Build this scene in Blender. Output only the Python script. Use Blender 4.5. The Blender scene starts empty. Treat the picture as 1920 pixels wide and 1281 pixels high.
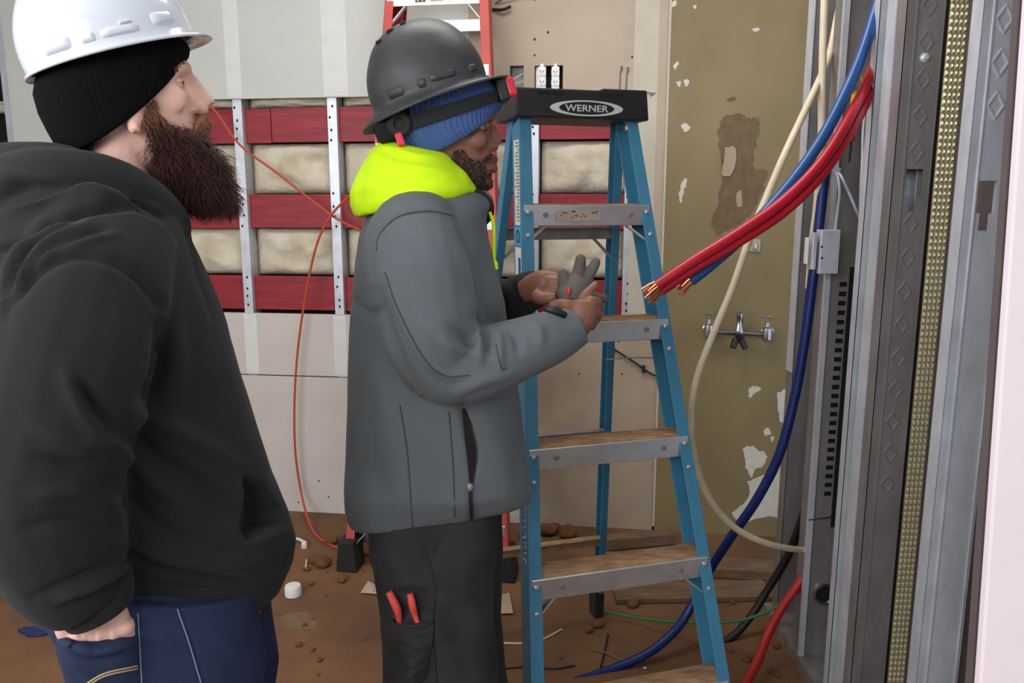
import bpy, bmesh, math, random
import numpy as np
from mathutils import Vector, noise
from mathutils.bvhtree import BVHTree
random.seed(7); np.random.seed(7)
SC = bpy.context.scene; COL = SC.collection
PI = math.pi

# ------------------------------------------------------------ camera, world, lights, exposure
FPX = 1450.0; PITCH = math.radians(10.0); CAMZ = 1.45
cam = bpy.data.cameras.new('camera'); co = bpy.data.objects.new('camera', cam); COL.objects.link(co)
cam.sensor_width = 36.0; cam.lens = FPX/1920*36.0; cam.clip_start = .05; cam.clip_end = 60
co.location = (0, 0, CAMZ); co.rotation_euler = (PI/2-PITCH, 0, 0); SC.camera = co
w = bpy.data.worlds.new('sky'); SC.world = w; w.use_nodes = True
bg = w.node_tree.nodes['Background']; bg.inputs[0].default_value = (.80, .90, 1, 1); bg.inputs[1].default_value = 1.0
SC.view_settings.view_transform = 'Standard'; SC.view_settings.look = 'None'
SC.view_settings.exposure = 0.0; SC.view_settings.gamma = 1.0
try: SC.view_settings.use_curve_mapping = False
except Exception: pass
def area(name, loc, target, sx, sy, power, color):
    l = bpy.data.lights.new(name, 'AREA'); l.shape = 'RECTANGLE'; l.size = sx; l.size_y = sy; l.energy = power; l.color = color
    o = bpy.data.objects.new(name, l); COL.objects.link(o); o.location = loc
    d = Vector(target)-Vector(loc); o.rotation_euler = d.to_track_quat('-Z', 'Y').to_euler(); return o
area('window_daylight_left', (-2.5, -.1, 1.98), (.2, 1.8, 1.35), 2.0, 1.5, 48, (.93, .97, 1))
area('window_daylight_front', (-1.3, -1.5, 2.1), (.2, 2.6, 1.6), 2.2, 1.2, 60, (.95, .98, 1))
area('overhead_fill', (-.1, 2.1, 3.1), (-.1, 2.1, 0), 1.2, .6, 24, (1, .97, .93))  # unseen overhead fill, added for the top-to-bottom falloff on the walls

# ------------------------------------------------------------ helpers
V = Vector
def ray(px, py):
    xc = (px-960)/FPX; yc = (640.5-py)/FPX; s, c = math.sin(PITCH), math.cos(PITCH)
    return V((xc, yc*s+c, yc*c-s))
CAM = V((0, 0, CAMZ))
def at(px, py, Y):                      # a pixel's point at world depth Y
    d = ray(px, py); return CAM+d*(Y/d.y)
def onfloor(px, py, z=0):
    d = ray(px, py); return CAM+d*((z-CAMZ)/d.z)
def proj(P):
    P = np.asarray(P)-np.array(CAM); s, c = math.sin(PITCH), math.cos(PITCH)
    zc = P[:, 1]*c-P[:, 2]*s; yc = P[:, 1]*s+P[:, 2]*c
    return 960+FPX*P[:, 0]/zc, 640.5-FPX*yc/zc, zc
class Frame:                            # upright plane at a person's distance, square to the horizontal line of sight
    def __init__(s, px, dist):
        d = ray(px, 640); h = V((d.x, d.y, 0)).normalized(); s.n = h; s.c = h*dist; s.t = V((h.y, -h.x, 0))
    def p(s, x, y, d=0):
        r = ray(x, y); k = (s.c.dot(s.n)+d)/r.dot(s.n); return CAM+r*k
def cr(pts, k=6):                       # Catmull-Rom through points (any dimension)
    P = [np.array(p, float) for p in pts]; out = []
    if len(P) < 3:
        return [P[0]+(P[-1]-P[0])*i/k for i in range(k+1)]
    P = [2*P[0]-P[1]]+P+[2*P[-1]-P[-2]]
    for i in range(1, len(P)-2):
        a, b, c, d = P[i-1:i+3]
        for j in range(k):
            t = j/k; out.append(.5*((2*b)+(c-a)*t+(2*a-5*b+4*c-d)*t*t+(3*b-a-3*c+d)*t**3))
    out.append(P[-2]); return out
class MB:
    def __init__(s): s.v = []; s.f = []
    def add(s, vs, fs):
        n = len(s.v); s.v += [tuple(map(float, p)) for p in vs]; s.f += [tuple(i+n for i in f) for f in fs]; return s
    def obox(s, c, ax, ay, az):         # centre and three half vectors
        c, ax, ay, az = V(c), V(ax), V(ay), V(az)
        vs = [c+ax*i+ay*j+az*k for k in (-1, 1) for j in (-1, 1) for i in (-1, 1)]
        return s.add(vs, [(0, 2, 3, 1), (4, 5, 7, 6), (0, 1, 5, 4), (2, 6, 7, 3), (0, 4, 6, 2), (1, 3, 7, 5)])
    def box(s, lo, hi):
        lo, hi = V(lo), V(hi); h = (hi-lo)/2
        return s.obox((lo+hi)/2, (h.x, 0, 0), (0, h.y, 0), (0, 0, h.z))
    def bar(s, a, b, w, t, side=(1, 0, 0)):  # bar from a to b, w across 'side', t across the third
        a, b = V(a), V(b); d = (b-a); L = d.length; d.normalize(); x = V(side); x = (x-d*x.dot(d)).normalized(); y = d.cross(x)
        return s.obox((a+b)/2, x*w/2, y*t/2, d*L/2)
    def prism(s, pts, ext):             # polygon extruded by ext
        n = len(pts); e = V(ext); vs = [V(p) for p in pts]+[V(p)+e for p in pts]
        return s.add(vs, [tuple(range(n))[::-1], tuple(range(n, 2*n))]+[(i, (i+1) % n, (i+1) % n+n, i+n) for i in range(n)])
    def loft(s, rings, cap=True, closed=False):
        n = len(rings[0]); vs = [p for r in rings for p in r]; fs = []; m = len(rings)
        for i in range(m if closed else m-1):
            a, b = i*n, ((i+1) % m)*n
            fs += [(a+j, a+(j+1) % n, b+(j+1) % n, b+j) for j in range(n)]
        if cap and not closed:
            for ri, rev in ((0, True), (m-1, False)):
                c = sum((V(p) for p in rings[ri]), V())/n; vs.append(c); ci = len(vs)-1; b = ri*n
                for j in range(n):
                    t = (b+j, b+(j+1) % n, ci); fs.append(t[::-1] if rev else t)
        return s.add(vs, fs)
    def tube(s, pts, r, n=10, cap=True, flat=1.0, up=None, closed=False):
        P = [V(p) for p in pts]; m = len(P); rr = r if hasattr(r, '__len__') else [r]*m; rings = []; ref = None
        for i in range(m):
            if closed: t = P[(i+1) % m]-P[i-1]
            else: t = P[min(i+1, m-1)]-P[max(i-1, 0)]
            t.normalize()
            if ref is None:
                u = V(up) if up is not None else (V((0, 0, 1)) if abs(t.z) < .9 else V((1, 0, 0)))
            else: u = ref
            u = (u-t*u.dot(t)).normalized(); ref = u; b = t.cross(u)
            rings.append([P[i]+(u*math.cos(a)*flat+b*math.sin(a))*rr[i] for a in [2*PI*k/n for k in range(n)]])
        return s.loft(rings, cap, closed)
    def cyl(s, a, b, r, n=16): return s.tube([a, b], [r, r], n)
    def ball(s, c, r, sc=(1, 1, 1), n=12, ax=None):
        c = V(c); rings = []; X, Y, Z = ax or (V((1, 0, 0)), V((0, 1, 0)), V((0, 0, 1)))
        for i in range(1, n):
            th = PI*i/n
            rings.append([c+X*(r*sc[0]*math.sin(th)*math.cos(2*PI*k/(2*n)))+Y*(r*sc[1]*math.sin(th)*math.sin(2*PI*k/(2*n)))+Z*(-r*sc[2]*math.cos(th)) for k in range(2*n)])
        return s.loft(rings)
    def lathe(s, o, axis, prof, n=20):  # prof: (distance along axis, radius)
        o, a = V(o), V(axis).normalized(); u = a.orthogonal().normalized(); b = a.cross(u)
        return s.loft([[o+a*h+(u*math.cos(2*PI*k/n)+b*math.sin(2*PI*k/n))*max(r, 1e-4) for k in range(n)] for h, r in prof])
    def strip(s, pts, nrm, wd):         # thin flat ribbon
        return s.tube(pts, wd, 4)
    def sheet(s, us, vs, holes, fn, th):  # panel of cells over grid lines us x vs, cells inside a hole left out; fn(u,v,off) -> point
        us = sorted(set(us+[h[i] for h in holes for i in (0, 1)])); vs = sorted(set(vs+[h[i] for h in holes for i in (2, 3)]))
        inh = lambda i, j: not (0 <= i < len(us)-1 and 0 <= j < len(vs)-1) or any(h[0]-1e-9 <= us[i] and us[i+1] <= h[1]+1e-9 and h[2]-1e-9 <= vs[j] and vs[j+1] <= h[3]+1e-9 for h in holes)
        idx = {}; pv = []; fs = []
        def g(i, j, k):
            if (i, j, k) not in idx: idx[(i, j, k)] = len(pv); pv.append(fn(us[i], vs[j], th*k))
            return idx[(i, j, k)]
        for i in range(len(us)-1):
            for j in range(len(vs)-1):
                if inh(i, j): continue
                fs.append((g(i, j, 1), g(i+1, j, 1), g(i+1, j+1, 1), g(i, j+1, 1))); fs.append((g(i, j, 0), g(i, j+1, 0), g(i+1, j+1, 0), g(i+1, j, 0)))
                for di, dj, a, b in ((-1, 0, (0, 1), (0, 0)), (1, 0, (1, 0), (1, 1)), (0, -1, (0, 0), (1, 0)), (0, 1, (1, 1), (0, 1))):
                    if inh(i+di, j+dj):
                        p, q = (i+a[0], j+a[1]), (i+b[0], j+b[1])
                        fs.append((g(*p, 0), g(*q, 0), g(*q, 1), g(*p, 1)))
        return s.add(pv, fs)
    def build(s, name, m, parent=None, smooth=False, bevel=0, label=None):
        vs = np.array(s.v); lo, hi = vs.min(0), vs.max(0)
        O = V(((lo[0]+hi[0])/2, (lo[1]+hi[1])/2, lo[2]))
        me = bpy.data.meshes.new(name); me.from_pydata([tuple(p) for p in vs-np.array(O)], [], s.f); me.validate()
        bm = bmesh.new(); bm.from_mesh(me); bmesh.ops.recalc_face_normals(bm, faces=bm.faces); bm.to_mesh(me); bm.free()
        me.materials.append(m)
        if smooth:
            me.polygons.foreach_set('use_smooth', [True]*len(me.polygons))
            if smooth != 'all':
                try: me.set_sharp_from_angle(angle=math.radians(40))
                except Exception: pass
        o = bpy.data.objects.new(name, me); COL.objects.link(o); place(o, O, parent)
        if bevel:
            b = o.modifiers.new('edge', 'BEVEL'); b.width = bevel; b.segments = 2; b.limit_method = 'ANGLE'; b.angle_limit = math.radians(45)
        if label: o['label'] = label
        return o
WORLD = {}
def place(o, O, parent):
    O = V(O); WORLD[o.name] = O
    if parent is not None: o.parent = parent; o.location = O-WORLD[parent.name]
    else: o.location = O
def empty(name, loc):
    o = bpy.data.objects.new(name, None); COL.objects.link(o); o.empty_display_size = .05; place(o, loc, None); return o
def tag(o, label, cat, group=None, kind=None):
    o['label'] = label; o['category'] = cat
    if group: o['group'] = group
    if kind: o['kind'] = kind
    return o
def twin(o, O, parent, name=None):      # a copy that shares mesh data
    c = o.copy(); COL.objects.link(c)
    if name: c.name = name
    place(c, O, parent); return c
def fuse(mb, voxel, it=6, fac=.5):      # one continuous surface out of overlapping closed shapes
    me = bpy.data.meshes.new('tmp'); me.from_pydata(mb.v, [], mb.f)
    bm = bmesh.new(); bm.from_mesh(me); bmesh.ops.recalc_face_normals(bm, faces=bm.faces); bm.to_mesh(me); bm.free()
    o = bpy.data.objects.new('tmp', me); COL.objects.link(o)
    m = o.modifiers.new('r', 'REMESH'); m.mode = 'VOXEL'; m.voxel_size = voxel
    if it: s = o.modifiers.new('s', 'SMOOTH'); s.iterations = it; s.factor = fac
    dg = bpy.context.evaluated_depsgraph_get(); dg.update()
    e = o.evaluated_get(dg); m2 = bpy.data.meshes.new_from_object(e)
    n = len(m2.vertices); v = np.empty(n*3); m2.vertices.foreach_get('co', v); v = v.reshape(-1, 3)
    f = [tuple(p.vertices) for p in m2.polygons]
    bpy.data.objects.remove(o); bpy.data.meshes.remove(me); bpy.data.meshes.remove(m2)
    return v, f
def normals(v, f):
    q = np.array([p if len(p) == 4 else p+(p[-1],) for p in f]); nn = np.cross(v[q[:, 2]]-v[q[:, 0]], v[q[:, 3]]-v[q[:, 1]])
    out = np.zeros_like(v)
    for k in range(4): np.add.at(out, q[:, k], nn)
    return out/np.maximum(np.linalg.norm(out, axis=1, keepdims=True), 1e-12)
def segdist(X, Yp, line):
    best = np.full(len(X), 1e9); tt = np.zeros(len(X)); L = len(line)-1
    for i in range(L):
        (ax, ay), (bx, by) = line[i], line[i+1]; dx, dy = bx-ax, by-ay; l2 = dx*dx+dy*dy+1e-9
        t = np.clip(((X-ax)*dx+(Yp-ay)*dy)/l2, 0, 1); d = np.hypot(X-ax-t*dx, Yp-ay-t*dy)
        m = d < best; best[m] = d[m]; tt[m] = (i+t[m])/L
    return best, tt
def folds(v, f, specs):                 # cloth folds: ridge (or groove) along lines seen on the near side of a garment
    n = normals(v, f); X, Yp, zc = proj(v); view = v-np.array(CAM); near = (n*view).sum(1) < .02
    for line, amp, wd in specs:
        line = [tuple(p) for p in cr(line, 5)]
        d, t = segdist(X, Yp, line); k = amp*np.exp(-(d/wd)**2)*np.sin(np.clip(t*.92+.04, 0, 1)*PI)**.6*near
        v = v+n*k[:, None]
    return v
def rough(v, f, amp, scale, seed=0):
    n = normals(v, f); o = V((seed, seed*1.7, 0))
    k = np.array([noise.noise(V(p)*scale+o) for p in v])*amp
    return v+n*k[:, None]
def surf(v, f): return BVHTree.FromPolygons([tuple(p) for p in v], f)
def hit(bvh, px, py, off=0.0):
    d = ray(px, py).normalized(); r = bvh.ray_cast(CAM, d)
    return None if r[0] is None else (r[0]+r[1]*off*(1 if r[1].dot(d) < 0 else -1), r[1])
def seam(bvh, line, r=.0014, off=.0008, k=6):
    P = [hit(bvh, *p[:2], off) for p in cr(line, k)]; return MB().tube([p[0] for p in P if p], r, 6)
def fromvf(v, f):
    m = MB(); m.v = [tuple(p) for p in v]; m.f = f; return m

# ------------------------------------------------------------ materials
def lin(c):
    return tuple(((x/255)/12.92 if x/255 <= .04045 else ((x/255+.055)/1.055)**2.4) for x in c)
def mat(name, c, rough=.6, metal=0, var=0, vs=6, bump=0, bs=60, c2=None, spec=.5, stretch=None, sheen=0, thr=None, coat=0):
    m = bpy.data.materials.new(name); m.use_nodes = True; nt = m.node_tree; N = nt.nodes; L = nt.links; b = N['Principled BSDF']
    c = lin(c); b.inputs['Base Color'].default_value = (*c, 1); b.inputs['Roughness'].default_value = rough; b.inputs['Metallic'].default_value = metal
    b.inputs['Specular IOR Level'].default_value = spec
    if sheen: b.inputs['Sheen Weight'].default_value = sheen
    if coat: b.inputs['Coat Weight'].default_value = coat; b.inputs['Coat Roughness'].default_value = .08
    if var or bump:
        tc = N.new('ShaderNodeTexCoord'); mp = N.new('ShaderNodeMapping'); L.new(tc.outputs['Object'], mp.inputs[0])
        if stretch: mp.inputs['Scale'].default_value = stretch
    if var or c2:
        nz = N.new('ShaderNodeTexNoise'); nz.inputs['Scale'].default_value = vs; nz.inputs['Detail'].default_value = 6; L.new(mp.outputs[0], nz.inputs[0])
        rp = N.new('ShaderNodeValToRGB'); e = rp.color_ramp.elements; lo, hi = thr or (.3, .7); e[0].position = lo; e[1].position = hi
        d = lin(c2) if c2 else tuple(max(0, x*(1-var)) for x in c)
        e[0].color = (*d, 1); e[1].color = (*(c if c2 else tuple(min(1, x*(1+var*.6)) for x in c)), 1)
        L.new(nz.outputs[0], rp.inputs[0]); L.new(rp.outputs[0], b.inputs['Base Color'])
    if bump:
        n2 = N.new('ShaderNodeTexNoise'); n2.inputs['Scale'].default_value = bs; n2.inputs['Detail'].default_value = 4; L.new(mp.outputs[0], n2.inputs[0])
        bp = N.new('ShaderNodeBump'); bp.inputs['Strength'].default_value = bump; bp.inputs['Distance'].default_value = .01
        L.new(n2.outputs[0], bp.inputs['Height']); L.new(bp.outputs[0], b.inputs['Normal'])
    return m
M = dict(
    drywall=mat('drywall', (204, 206, 200), .85, var=.05, vs=3, bump=.06, bs=25),
    beige=mat('beige_drywall', (184, 168, 149), .85, var=.12, vs=4, bump=.06, bs=25),
    lower=mat('lower_drywall', (208, 198, 192), .85, var=.09, vs=3, bump=.08, bs=18),
    dirty=mat('dirty_drywall', (176, 156, 134), .9, var=.2, vs=4, bump=.1, bs=18),
    olive=mat('olive_paint', (140, 122, 86), .55, var=.16, vs=4, bump=.08, bs=14, stretch=(1, 1, .6)),
    mudb=mat('beige_joint_compound', (196, 187, 170), .85, var=.08, vs=10),
    mud=mat('joint_compound', (222, 222, 218), .85, var=.06, vs=12),
    paper=mat('torn_paper', (118, 96, 72), .9, var=.2, vs=25, bump=.1, bs=60),
    chip=mat('bare_plaster', (214, 208, 196), .9, var=.08, vs=30),
    red=mat('red_painted_board', (150, 20, 38), .5, var=.35, vs=8, bump=.12, bs=30, stretch=(.6, 1, 7)),
    insul=mat('insulation', (214, 204, 184), .95, var=.16, vs=9, bump=.5, bs=45, c2=(192, 176, 150), thr=(.28, .55)),
    galv=mat('galvanised_steel', (206, 209, 217), .38, metal=.3, var=.14, vs=30, bump=.03, bs=60, stretch=(1, 1, .4)),
    galvd=mat('dull_galvanised_steel', (142, 136, 136), .45, metal=.35, var=.22, vs=22, bump=.03, bs=60, stretch=(1, 1, .3)),
    brass=mat('zinc_yellow_steel', (188, 178, 146), .38, metal=.6, var=.1, vs=40),
    floor=mat('dusty_floor', (124, 87, 58), .9, var=.3, vs=3.5, bump=.35, bs=22, c2=(94, 64, 44), thr=(.3, .62)),
    dark=mat('dark_void', (16, 14, 13), .9),
    ceil=mat('ceiling_white', (225, 225, 222), .9),
    roomw=mat('room_white', (215, 212, 205), .9),
    pink=mat('pale_pink_board', (240, 222, 228), .8, var=.03, vs=4),
    brown=mat('brown_back_gap_shade', (96, 84, 84), .9, var=.1, vs=10),  # partition backing, also the board that stands for a shaded gap
    blueg=mat('blue_fibreglass', (62, 126, 158), .48, var=.12, vs=9, bump=.04, bs=80),
    redg=mat('red_fibreglass', (190, 74, 64), .5, var=.14, vs=9, bump=.04, bs=80),
    alu=mat('aluminium', (206, 206, 208), .38, metal=.8, var=.12, vs=18),
    dusty=mat('dusty_tread', (176, 140, 104), .85, var=.25, vs=14, c2=(128, 98, 70), thr=(.3, .65), stretch=(1, 4, 1)),
    black=mat('black_plastic', (27, 26, 26), .5, var=.15, vs=20),
    rubber=mat('dark_rubber', (34, 32, 31), .8),
    white=mat('white_plastic', (230, 228, 224), .45),
    label=mat('label_white', (222, 220, 212), .5, var=.1, vs=40),
    lblue=mat('label_blue', (50, 60, 150), .5),
    lcyan=mat('label_cyan', (70, 160, 210), .5),
    ink=mat('label_ink', (28, 28, 30), .5),
    silver=mat('silver_print', (205, 208, 206), .4, metal=.2),
    bluec=mat('blue_cable', (26, 76, 136), .35, var=.06, vs=20),
    navy=mat('dark_blue_cable', (10, 34, 98), .35),
    redc=mat('red_cable', (176, 16, 42), .32, var=.08, vs=20),
    redd=mat('dull_red_cable', (170, 34, 30), .45),
    cream=mat('cream_cable', (224, 208, 180), .5, var=.08, vs=20),
    blk=mat('black_cable', (22, 20, 20), .5),
    green=mat('green_wire', (50, 110, 62), .5),
    orange=mat('orange_cord', (188, 76, 44), .5),
    copper=mat('copper_strands', (206, 130, 96), .35, metal=.8),
    chrome=mat('worn_chrome', (190, 192, 196), .22, metal=1, var=.25, vs=40),
    yellow=mat('yellow_handle', (196, 140, 20), .45),
    greenh=mat('green_handle', (14, 92, 44), .45),
    dirt=mat('dirt_clod', (112, 72, 42), .95, var=.3, vs=30),
    plank=mat('dirty_lumber', (118, 92, 70), .9, var=.3, vs=8, bump=.15, bs=40, stretch=(1, 5, 5)),
    glassw=mat('window_frame_white', (225, 226, 226), .5),
)
# ------------------------------------------------------------ room shell
TA = math.atan(.13); UD = V((math.cos(TA), -math.sin(TA), 0)); WN = V((-math.sin(TA), -math.cos(TA), 0)); W0 = V((0, 3.40, 0))
def W(u, z, off=0): return W0+UD*u+WN*off+V((0, 0, z))
def wpx(px, py, off=0):
    d = ray(px, py); k = ((W0+WN*off)-CAM).dot(WN)/d.dot(WN); p = CAM+d*k; return (p-W0).dot(UD), p.z
H = 3.15
floor = MB().box((-2.65, -1.75, -.08), (2.3, 4.1, 0)).build('floor', M['floor']); tag(floor, 'brown dusty floor strewn with dirt under the ladders', 'floor', kind='structure')
ceil = MB().box((-2.65, -1.75, H), (2.3, 4.1, H+.08)).build('ceiling', M['ceil']); tag(ceil, 'plain white ceiling above the frame', 'ceiling', kind='structure')
wl = MB().sheet([-1.75, 4.1], [0, H], [(-1.15, .95, 1.1, 2.75)], lambda u, v, o: V((-2.62-o, u, v)), .1).build('wall_left', M['roomw']); tag(wl, 'white side wall with a window, left of the picture', 'wall', kind='structure')
wf = MB().sheet([-2.65, 2.3], [0, H], [(-2.45, -.15, 1.45, 2.75)], lambda u, v, o: V((u, -1.65-o, v)), .1).build('wall_front', M['roomw']); tag(wf, 'white wall with a window behind the photographer', 'wall', kind='structure')
for nm, a, b, ax, n in (('window_1', -1.15, .95, 0, 3), ('window_2', -2.45, -.15, 1, 3)):
    m = MB(); P = (lambda s, z: V((-2.64, s, z))) if ax == 0 else (lambda s, z: V((s, -1.67, z)))
    sd = (0, 1, 0) if ax == 0 else (1, 0, 0)
    zb = 1.1 if ax == 0 else 1.45
    for i in range(n+1):
        s = a+(b-a)*i/n; m.bar(P(s, zb), P(s, 2.75), .06, .05, sd)
    for z in (zb+.03, (zb+2.75)/2, 2.72): m.bar(P(a, z), P(b, z), .06, .05, (0, 0, 1))
    tag(m.build(nm, M['glassw']), 'white framed window in the '+('left wall' if ax == 0 else 'wall behind the photographer'), 'window', kind='structure')

# ------------------------------------------------------------ back wall: sheathing, drywall, steel studs, red planks, insulation batts
wb = MB().obox(W(0, H/2, -.17), UD*2.7, WN*.03, V((0, 0, H/2))).build('wall_back', M['dark'])
tag(wb, 'back wall with drywall cut open over red planks and steel studs', 'wall', kind='structure')
def upx(x, y, off=0): return wpx(x, y, off)[0]
def zpx(x, y, off=0): return wpx(x, y, off)[1]
TH = .014
def panel(name, m, u0, u1, z0, z1, holes=(), parent=wb, off=0, th=TH, label=None, bevel=0):
    return MB().sheet([u0, u1], [z0, z1], list(holes), lambda u, v, o: W(u, v, off+o), th).build(name, m, parent, label=label, bevel=bevel)
uL = upx(22, 180); uOpenL = upx(235, 300); zTop = zpx(520, 185); zLow = zpx(560, 588); uMid = upx(880, 100); uOpenR = upx(1192, 300); uOl = upx(1250, 300); uEnd = 1.75
zJ = zpx(560, 704)
hb = [(upx(956, 140), upx(984, 140), zpx(970, 176), zpx(970, 123)), (upx(1003, 140), upx(1056, 140), zpx(1030, 176), zpx(1030, 124))]
panel('drywall_panel', M['drywall'], uL, uOpenL, zpx(100, 420), H)
panel('drywall_panel', M['drywall'], uOpenL, uMid, zTop, H)
panel('drywall_panel', M['beige'], uMid, uOpenR, zpx(1100, 190), H, hb, label='beige upper drywall with a box cut-out')
panel('drywall_panel', M['beige'], uOpenR, uOl-.012, zLow, H, label='narrow beige strip beside the olive panel')
panel('drywall_panel', M['lower'], -2.6, upx(1002, 700), zJ+.003, zLow)
panel('drywall_panel', M['lower'], -2.6, upx(1002, 700), .0, zJ-.003)
panel('drywall_panel', M['dirty'], upx(1002, 700)+.004, uOl-.012, .0, zLow, label='dirty beige lower drywall')
panel('drywall_panel', M['olive'], uOl, uEnd, .0, H, off=.004, label='olive painted panel with torn patches')
panel('corner_strip', M['mudb'], uOl-.011, uOl-.001, .02, H, off=.002, th=.017)
# joint compound bands
for x0, x1, y in ((424, 452, 90), (606, 652, 90)):
    panel('joint_compound', M['mud'], upx(x0, y), upx(x1, y), zTop+.005, H, off=TH, th=.0012)
panel('joint_compound', M['mudb'], upx(1190, 60), upx(1236, 60), zLow+.005, H, off=TH, th=.0012)
for x0, x1, y in ((462, 486, 640), (628, 652, 640)):
    panel('joint_compound', M['mud'], upx(x0, y), upx(x1, y), zJ+.01, zLow-.004, off=TH, th=.0012)
# insulation batts, one per bay and row
studs_u = [upx(x, 385) for x in (8, 455, 629, 1000, 1180)]
gap = .41; studs_u = sorted(set([studs_u[0]]+[studs_u[1]-gap*2, studs_u[1]-gap, studs_u[1], studs_u[2], (studs_u[2]+studs_u[3])/2, studs_u[3], studs_u[4]]))
rows = [(zpx(560, 266), zpx(560, 200)), (zpx(560, 428), zpx(560, 364)), (zpx(560, 583), zpx(560, 519))]
def blob_batt(u0, u1, z0, z1, seed):
    nu, nz = 16, 12; g = []; fs = []
    for j in range(nz+1):
        for i in range(nu+1):
            a, b = i/nu, j/nz; e = (1-(2*a-1)**6)*(1-(2*b-1)**6)
            q = noise.noise(V((a*3+seed, b*2.4, seed)))*.022+noise.noise(V((a*8, b*7+seed, 3)))*.009-abs(noise.noise(V((a*2.5+seed*2, b*.8, 9))))*.02
            g.append(W(u0+(u1-u0)*a, z0+(z1-z0)*b, -.075+e*(.045+q*1.5)))
    n = nu+1
    for j in range(nz):
        for i in range(nu): fs.append((j*n+i, j*n+i+1, (j+1)*n+i+1, (j+1)*n+i))
    back = [W(u0, z0, -.12), W(u1, z0, -.12), W(u1, z1, -.12), W(u0, z1, -.12)]; k = len(g); g += back
    fs += [(k+3, k+2, k+1, k)]
    fs += [tuple(list(range(0, n))[::-1]+[k, k+1]), tuple(list(range(nz*n, nz*n+n))+[k+2, k+3]),
           tuple([j*n for j in range(nz+1)]+[k+3, k]), tuple([j*n+nu for j in range(nz, -1, -1)]+[k+1, k+2])]
    return MB().add(g, fs)
zz = [(rows[0][1]+.004, zTop+.02), (rows[1][1]+.004, rows[0][0]-.004), (rows[2][1]+.004, rows[1][0]-.004)]
for i in range(len(studs_u)-1):
    for j, (z0, z1) in enumerate(zz):
        a, b = studs_u[i]+.028, studs_u[i+1]-.012
        if i == 0: a = studs_u[0]-.3; 
        blob_batt(a, b, z0, z1, i*3.7+j*1.9).build('insulation_batt', M['insul'], wb, smooth='all')
# red planks: split over a stud
for j, (z0, z1) in enumerate(rows):
    cuts = [-2.2, studs_u[1]+.2*(j-1), upx(503, 230) if j == 0 else studs_u[4]-.02, upx(1190, 300)]
    if j == 1: cuts = [-2.2, studs_u[3], studs_u[5], upx(1190, 300)]
    for a, b in zip(cuts[:-1], cuts[1:]):
        dz = random.uniform(-.003, .003)
        MB().obox(W((a+b)/2, (z0+z1)/2+dz, -.036), UD*((b-a)/2-.0012), WN*.009, V((0, 0, (z1-z0)/2))).build('red_plank', M['red'], wb, bevel=.002)
def cstud(u, z0, z1, off=-.002, fw=.041, dp=.09):
    m = MB(); t = .0014
    m.obox(W(u, (z0+z1)/2, off), UD*fw/2, WN*t/2, V((0, 0, (z1-z0)/2)))
    m.obox(W(u+fw/2, (z0+z1)/2, off-dp/2), UD*t/2, WN*dp/2, V((0, 0, (z1-z0)/2)))
    m.obox(W(u-fw/2, (z0+z1)/2, off-.006), UD*t/2, WN*.006, V((0, 0, (z1-z0)/2)))
    return m
stud_proto = None
for i, u in enumerate(studs_u):
    if i == 0: continue
    z0, z1 = .02, H-.02
    if stud_proto is None:
        stud_proto = cstud(u, z0, z1).build('metal_stud', M['galv'], wb); u0 = u; so = stud_proto
    else: so = twin(stud_proto, WORLD[stud_proto.name]+UD*(u-u0), wb, 'metal_stud')
    m = MB(); r = random.Random(i)             # screw holes left in the exposed stretch
    for zc in [rows[k][0]+(rows[k][1]-rows[k][0])*q for k in range(3) for q in (.1, .38, .7, .95)]:
        uu = u-.008+r.uniform(-.004, .012); zc += r.uniform(-.012, .012)
        m.prism([W(uu+.0045*math.cos(a), zc+.0065*math.sin(a), -.0008) for a in [PI*k/4 for k in range(8)]], WN*.0006)
    so2 = m.build('screw_hole', M['dark'], so); so2['kind'] = 'stuff'
cs = cstud(upx(14, 180), .02, H-.02, off=.002).build('metal_stud', M['galv'], wb)
# torn patches, chips and stains on the olive panel
def patch(pts, m, name, off, th=.0008, jag=2.0, sub=5, label=None):
    r = random.Random(int(pts[0][0])); P = [tuple(p) for p in cr(list(pts)+[pts[0]], sub)][:-1]
    Q = [wpx(x+r.uniform(-jag, jag), y+r.uniform(-jag, jag)) for x, y in P]
    MB().prism([W(u, z, off) for u, z in Q], WN*th).build(name, m, wb, label=label)
OF = TH+.004
patch([(1347, 232), (1360, 218), (1382, 213), (1404, 222), (1420, 222), (1424, 240), (1416, 275), (1412, 315), (1440, 322), (1432, 345), (1418, 380), (1400, 410), (1370, 428), (1345, 440), (1332, 420), (1345, 375), (1352, 320), (1346, 270)], M['paper'], 'torn_patch', OF, jag=3)
patch([(1358, 278), (1376, 276), (1378, 300), (1370, 328), (1353, 328), (1356, 300)], M['dirty'], 'paper_flap', OF+.0008, th=.006, jag=1)
patch([(1360, 190), (1372, 182), (1380, 186), (1370, 192)], M['paper'], 'torn_patch', OF, jag=1)
patch([(1380, 362), (1388, 358), (1390, 384), (1380, 386)], M['dirty'], 'torn_patch', OF+.0008, jag=1)
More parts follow.
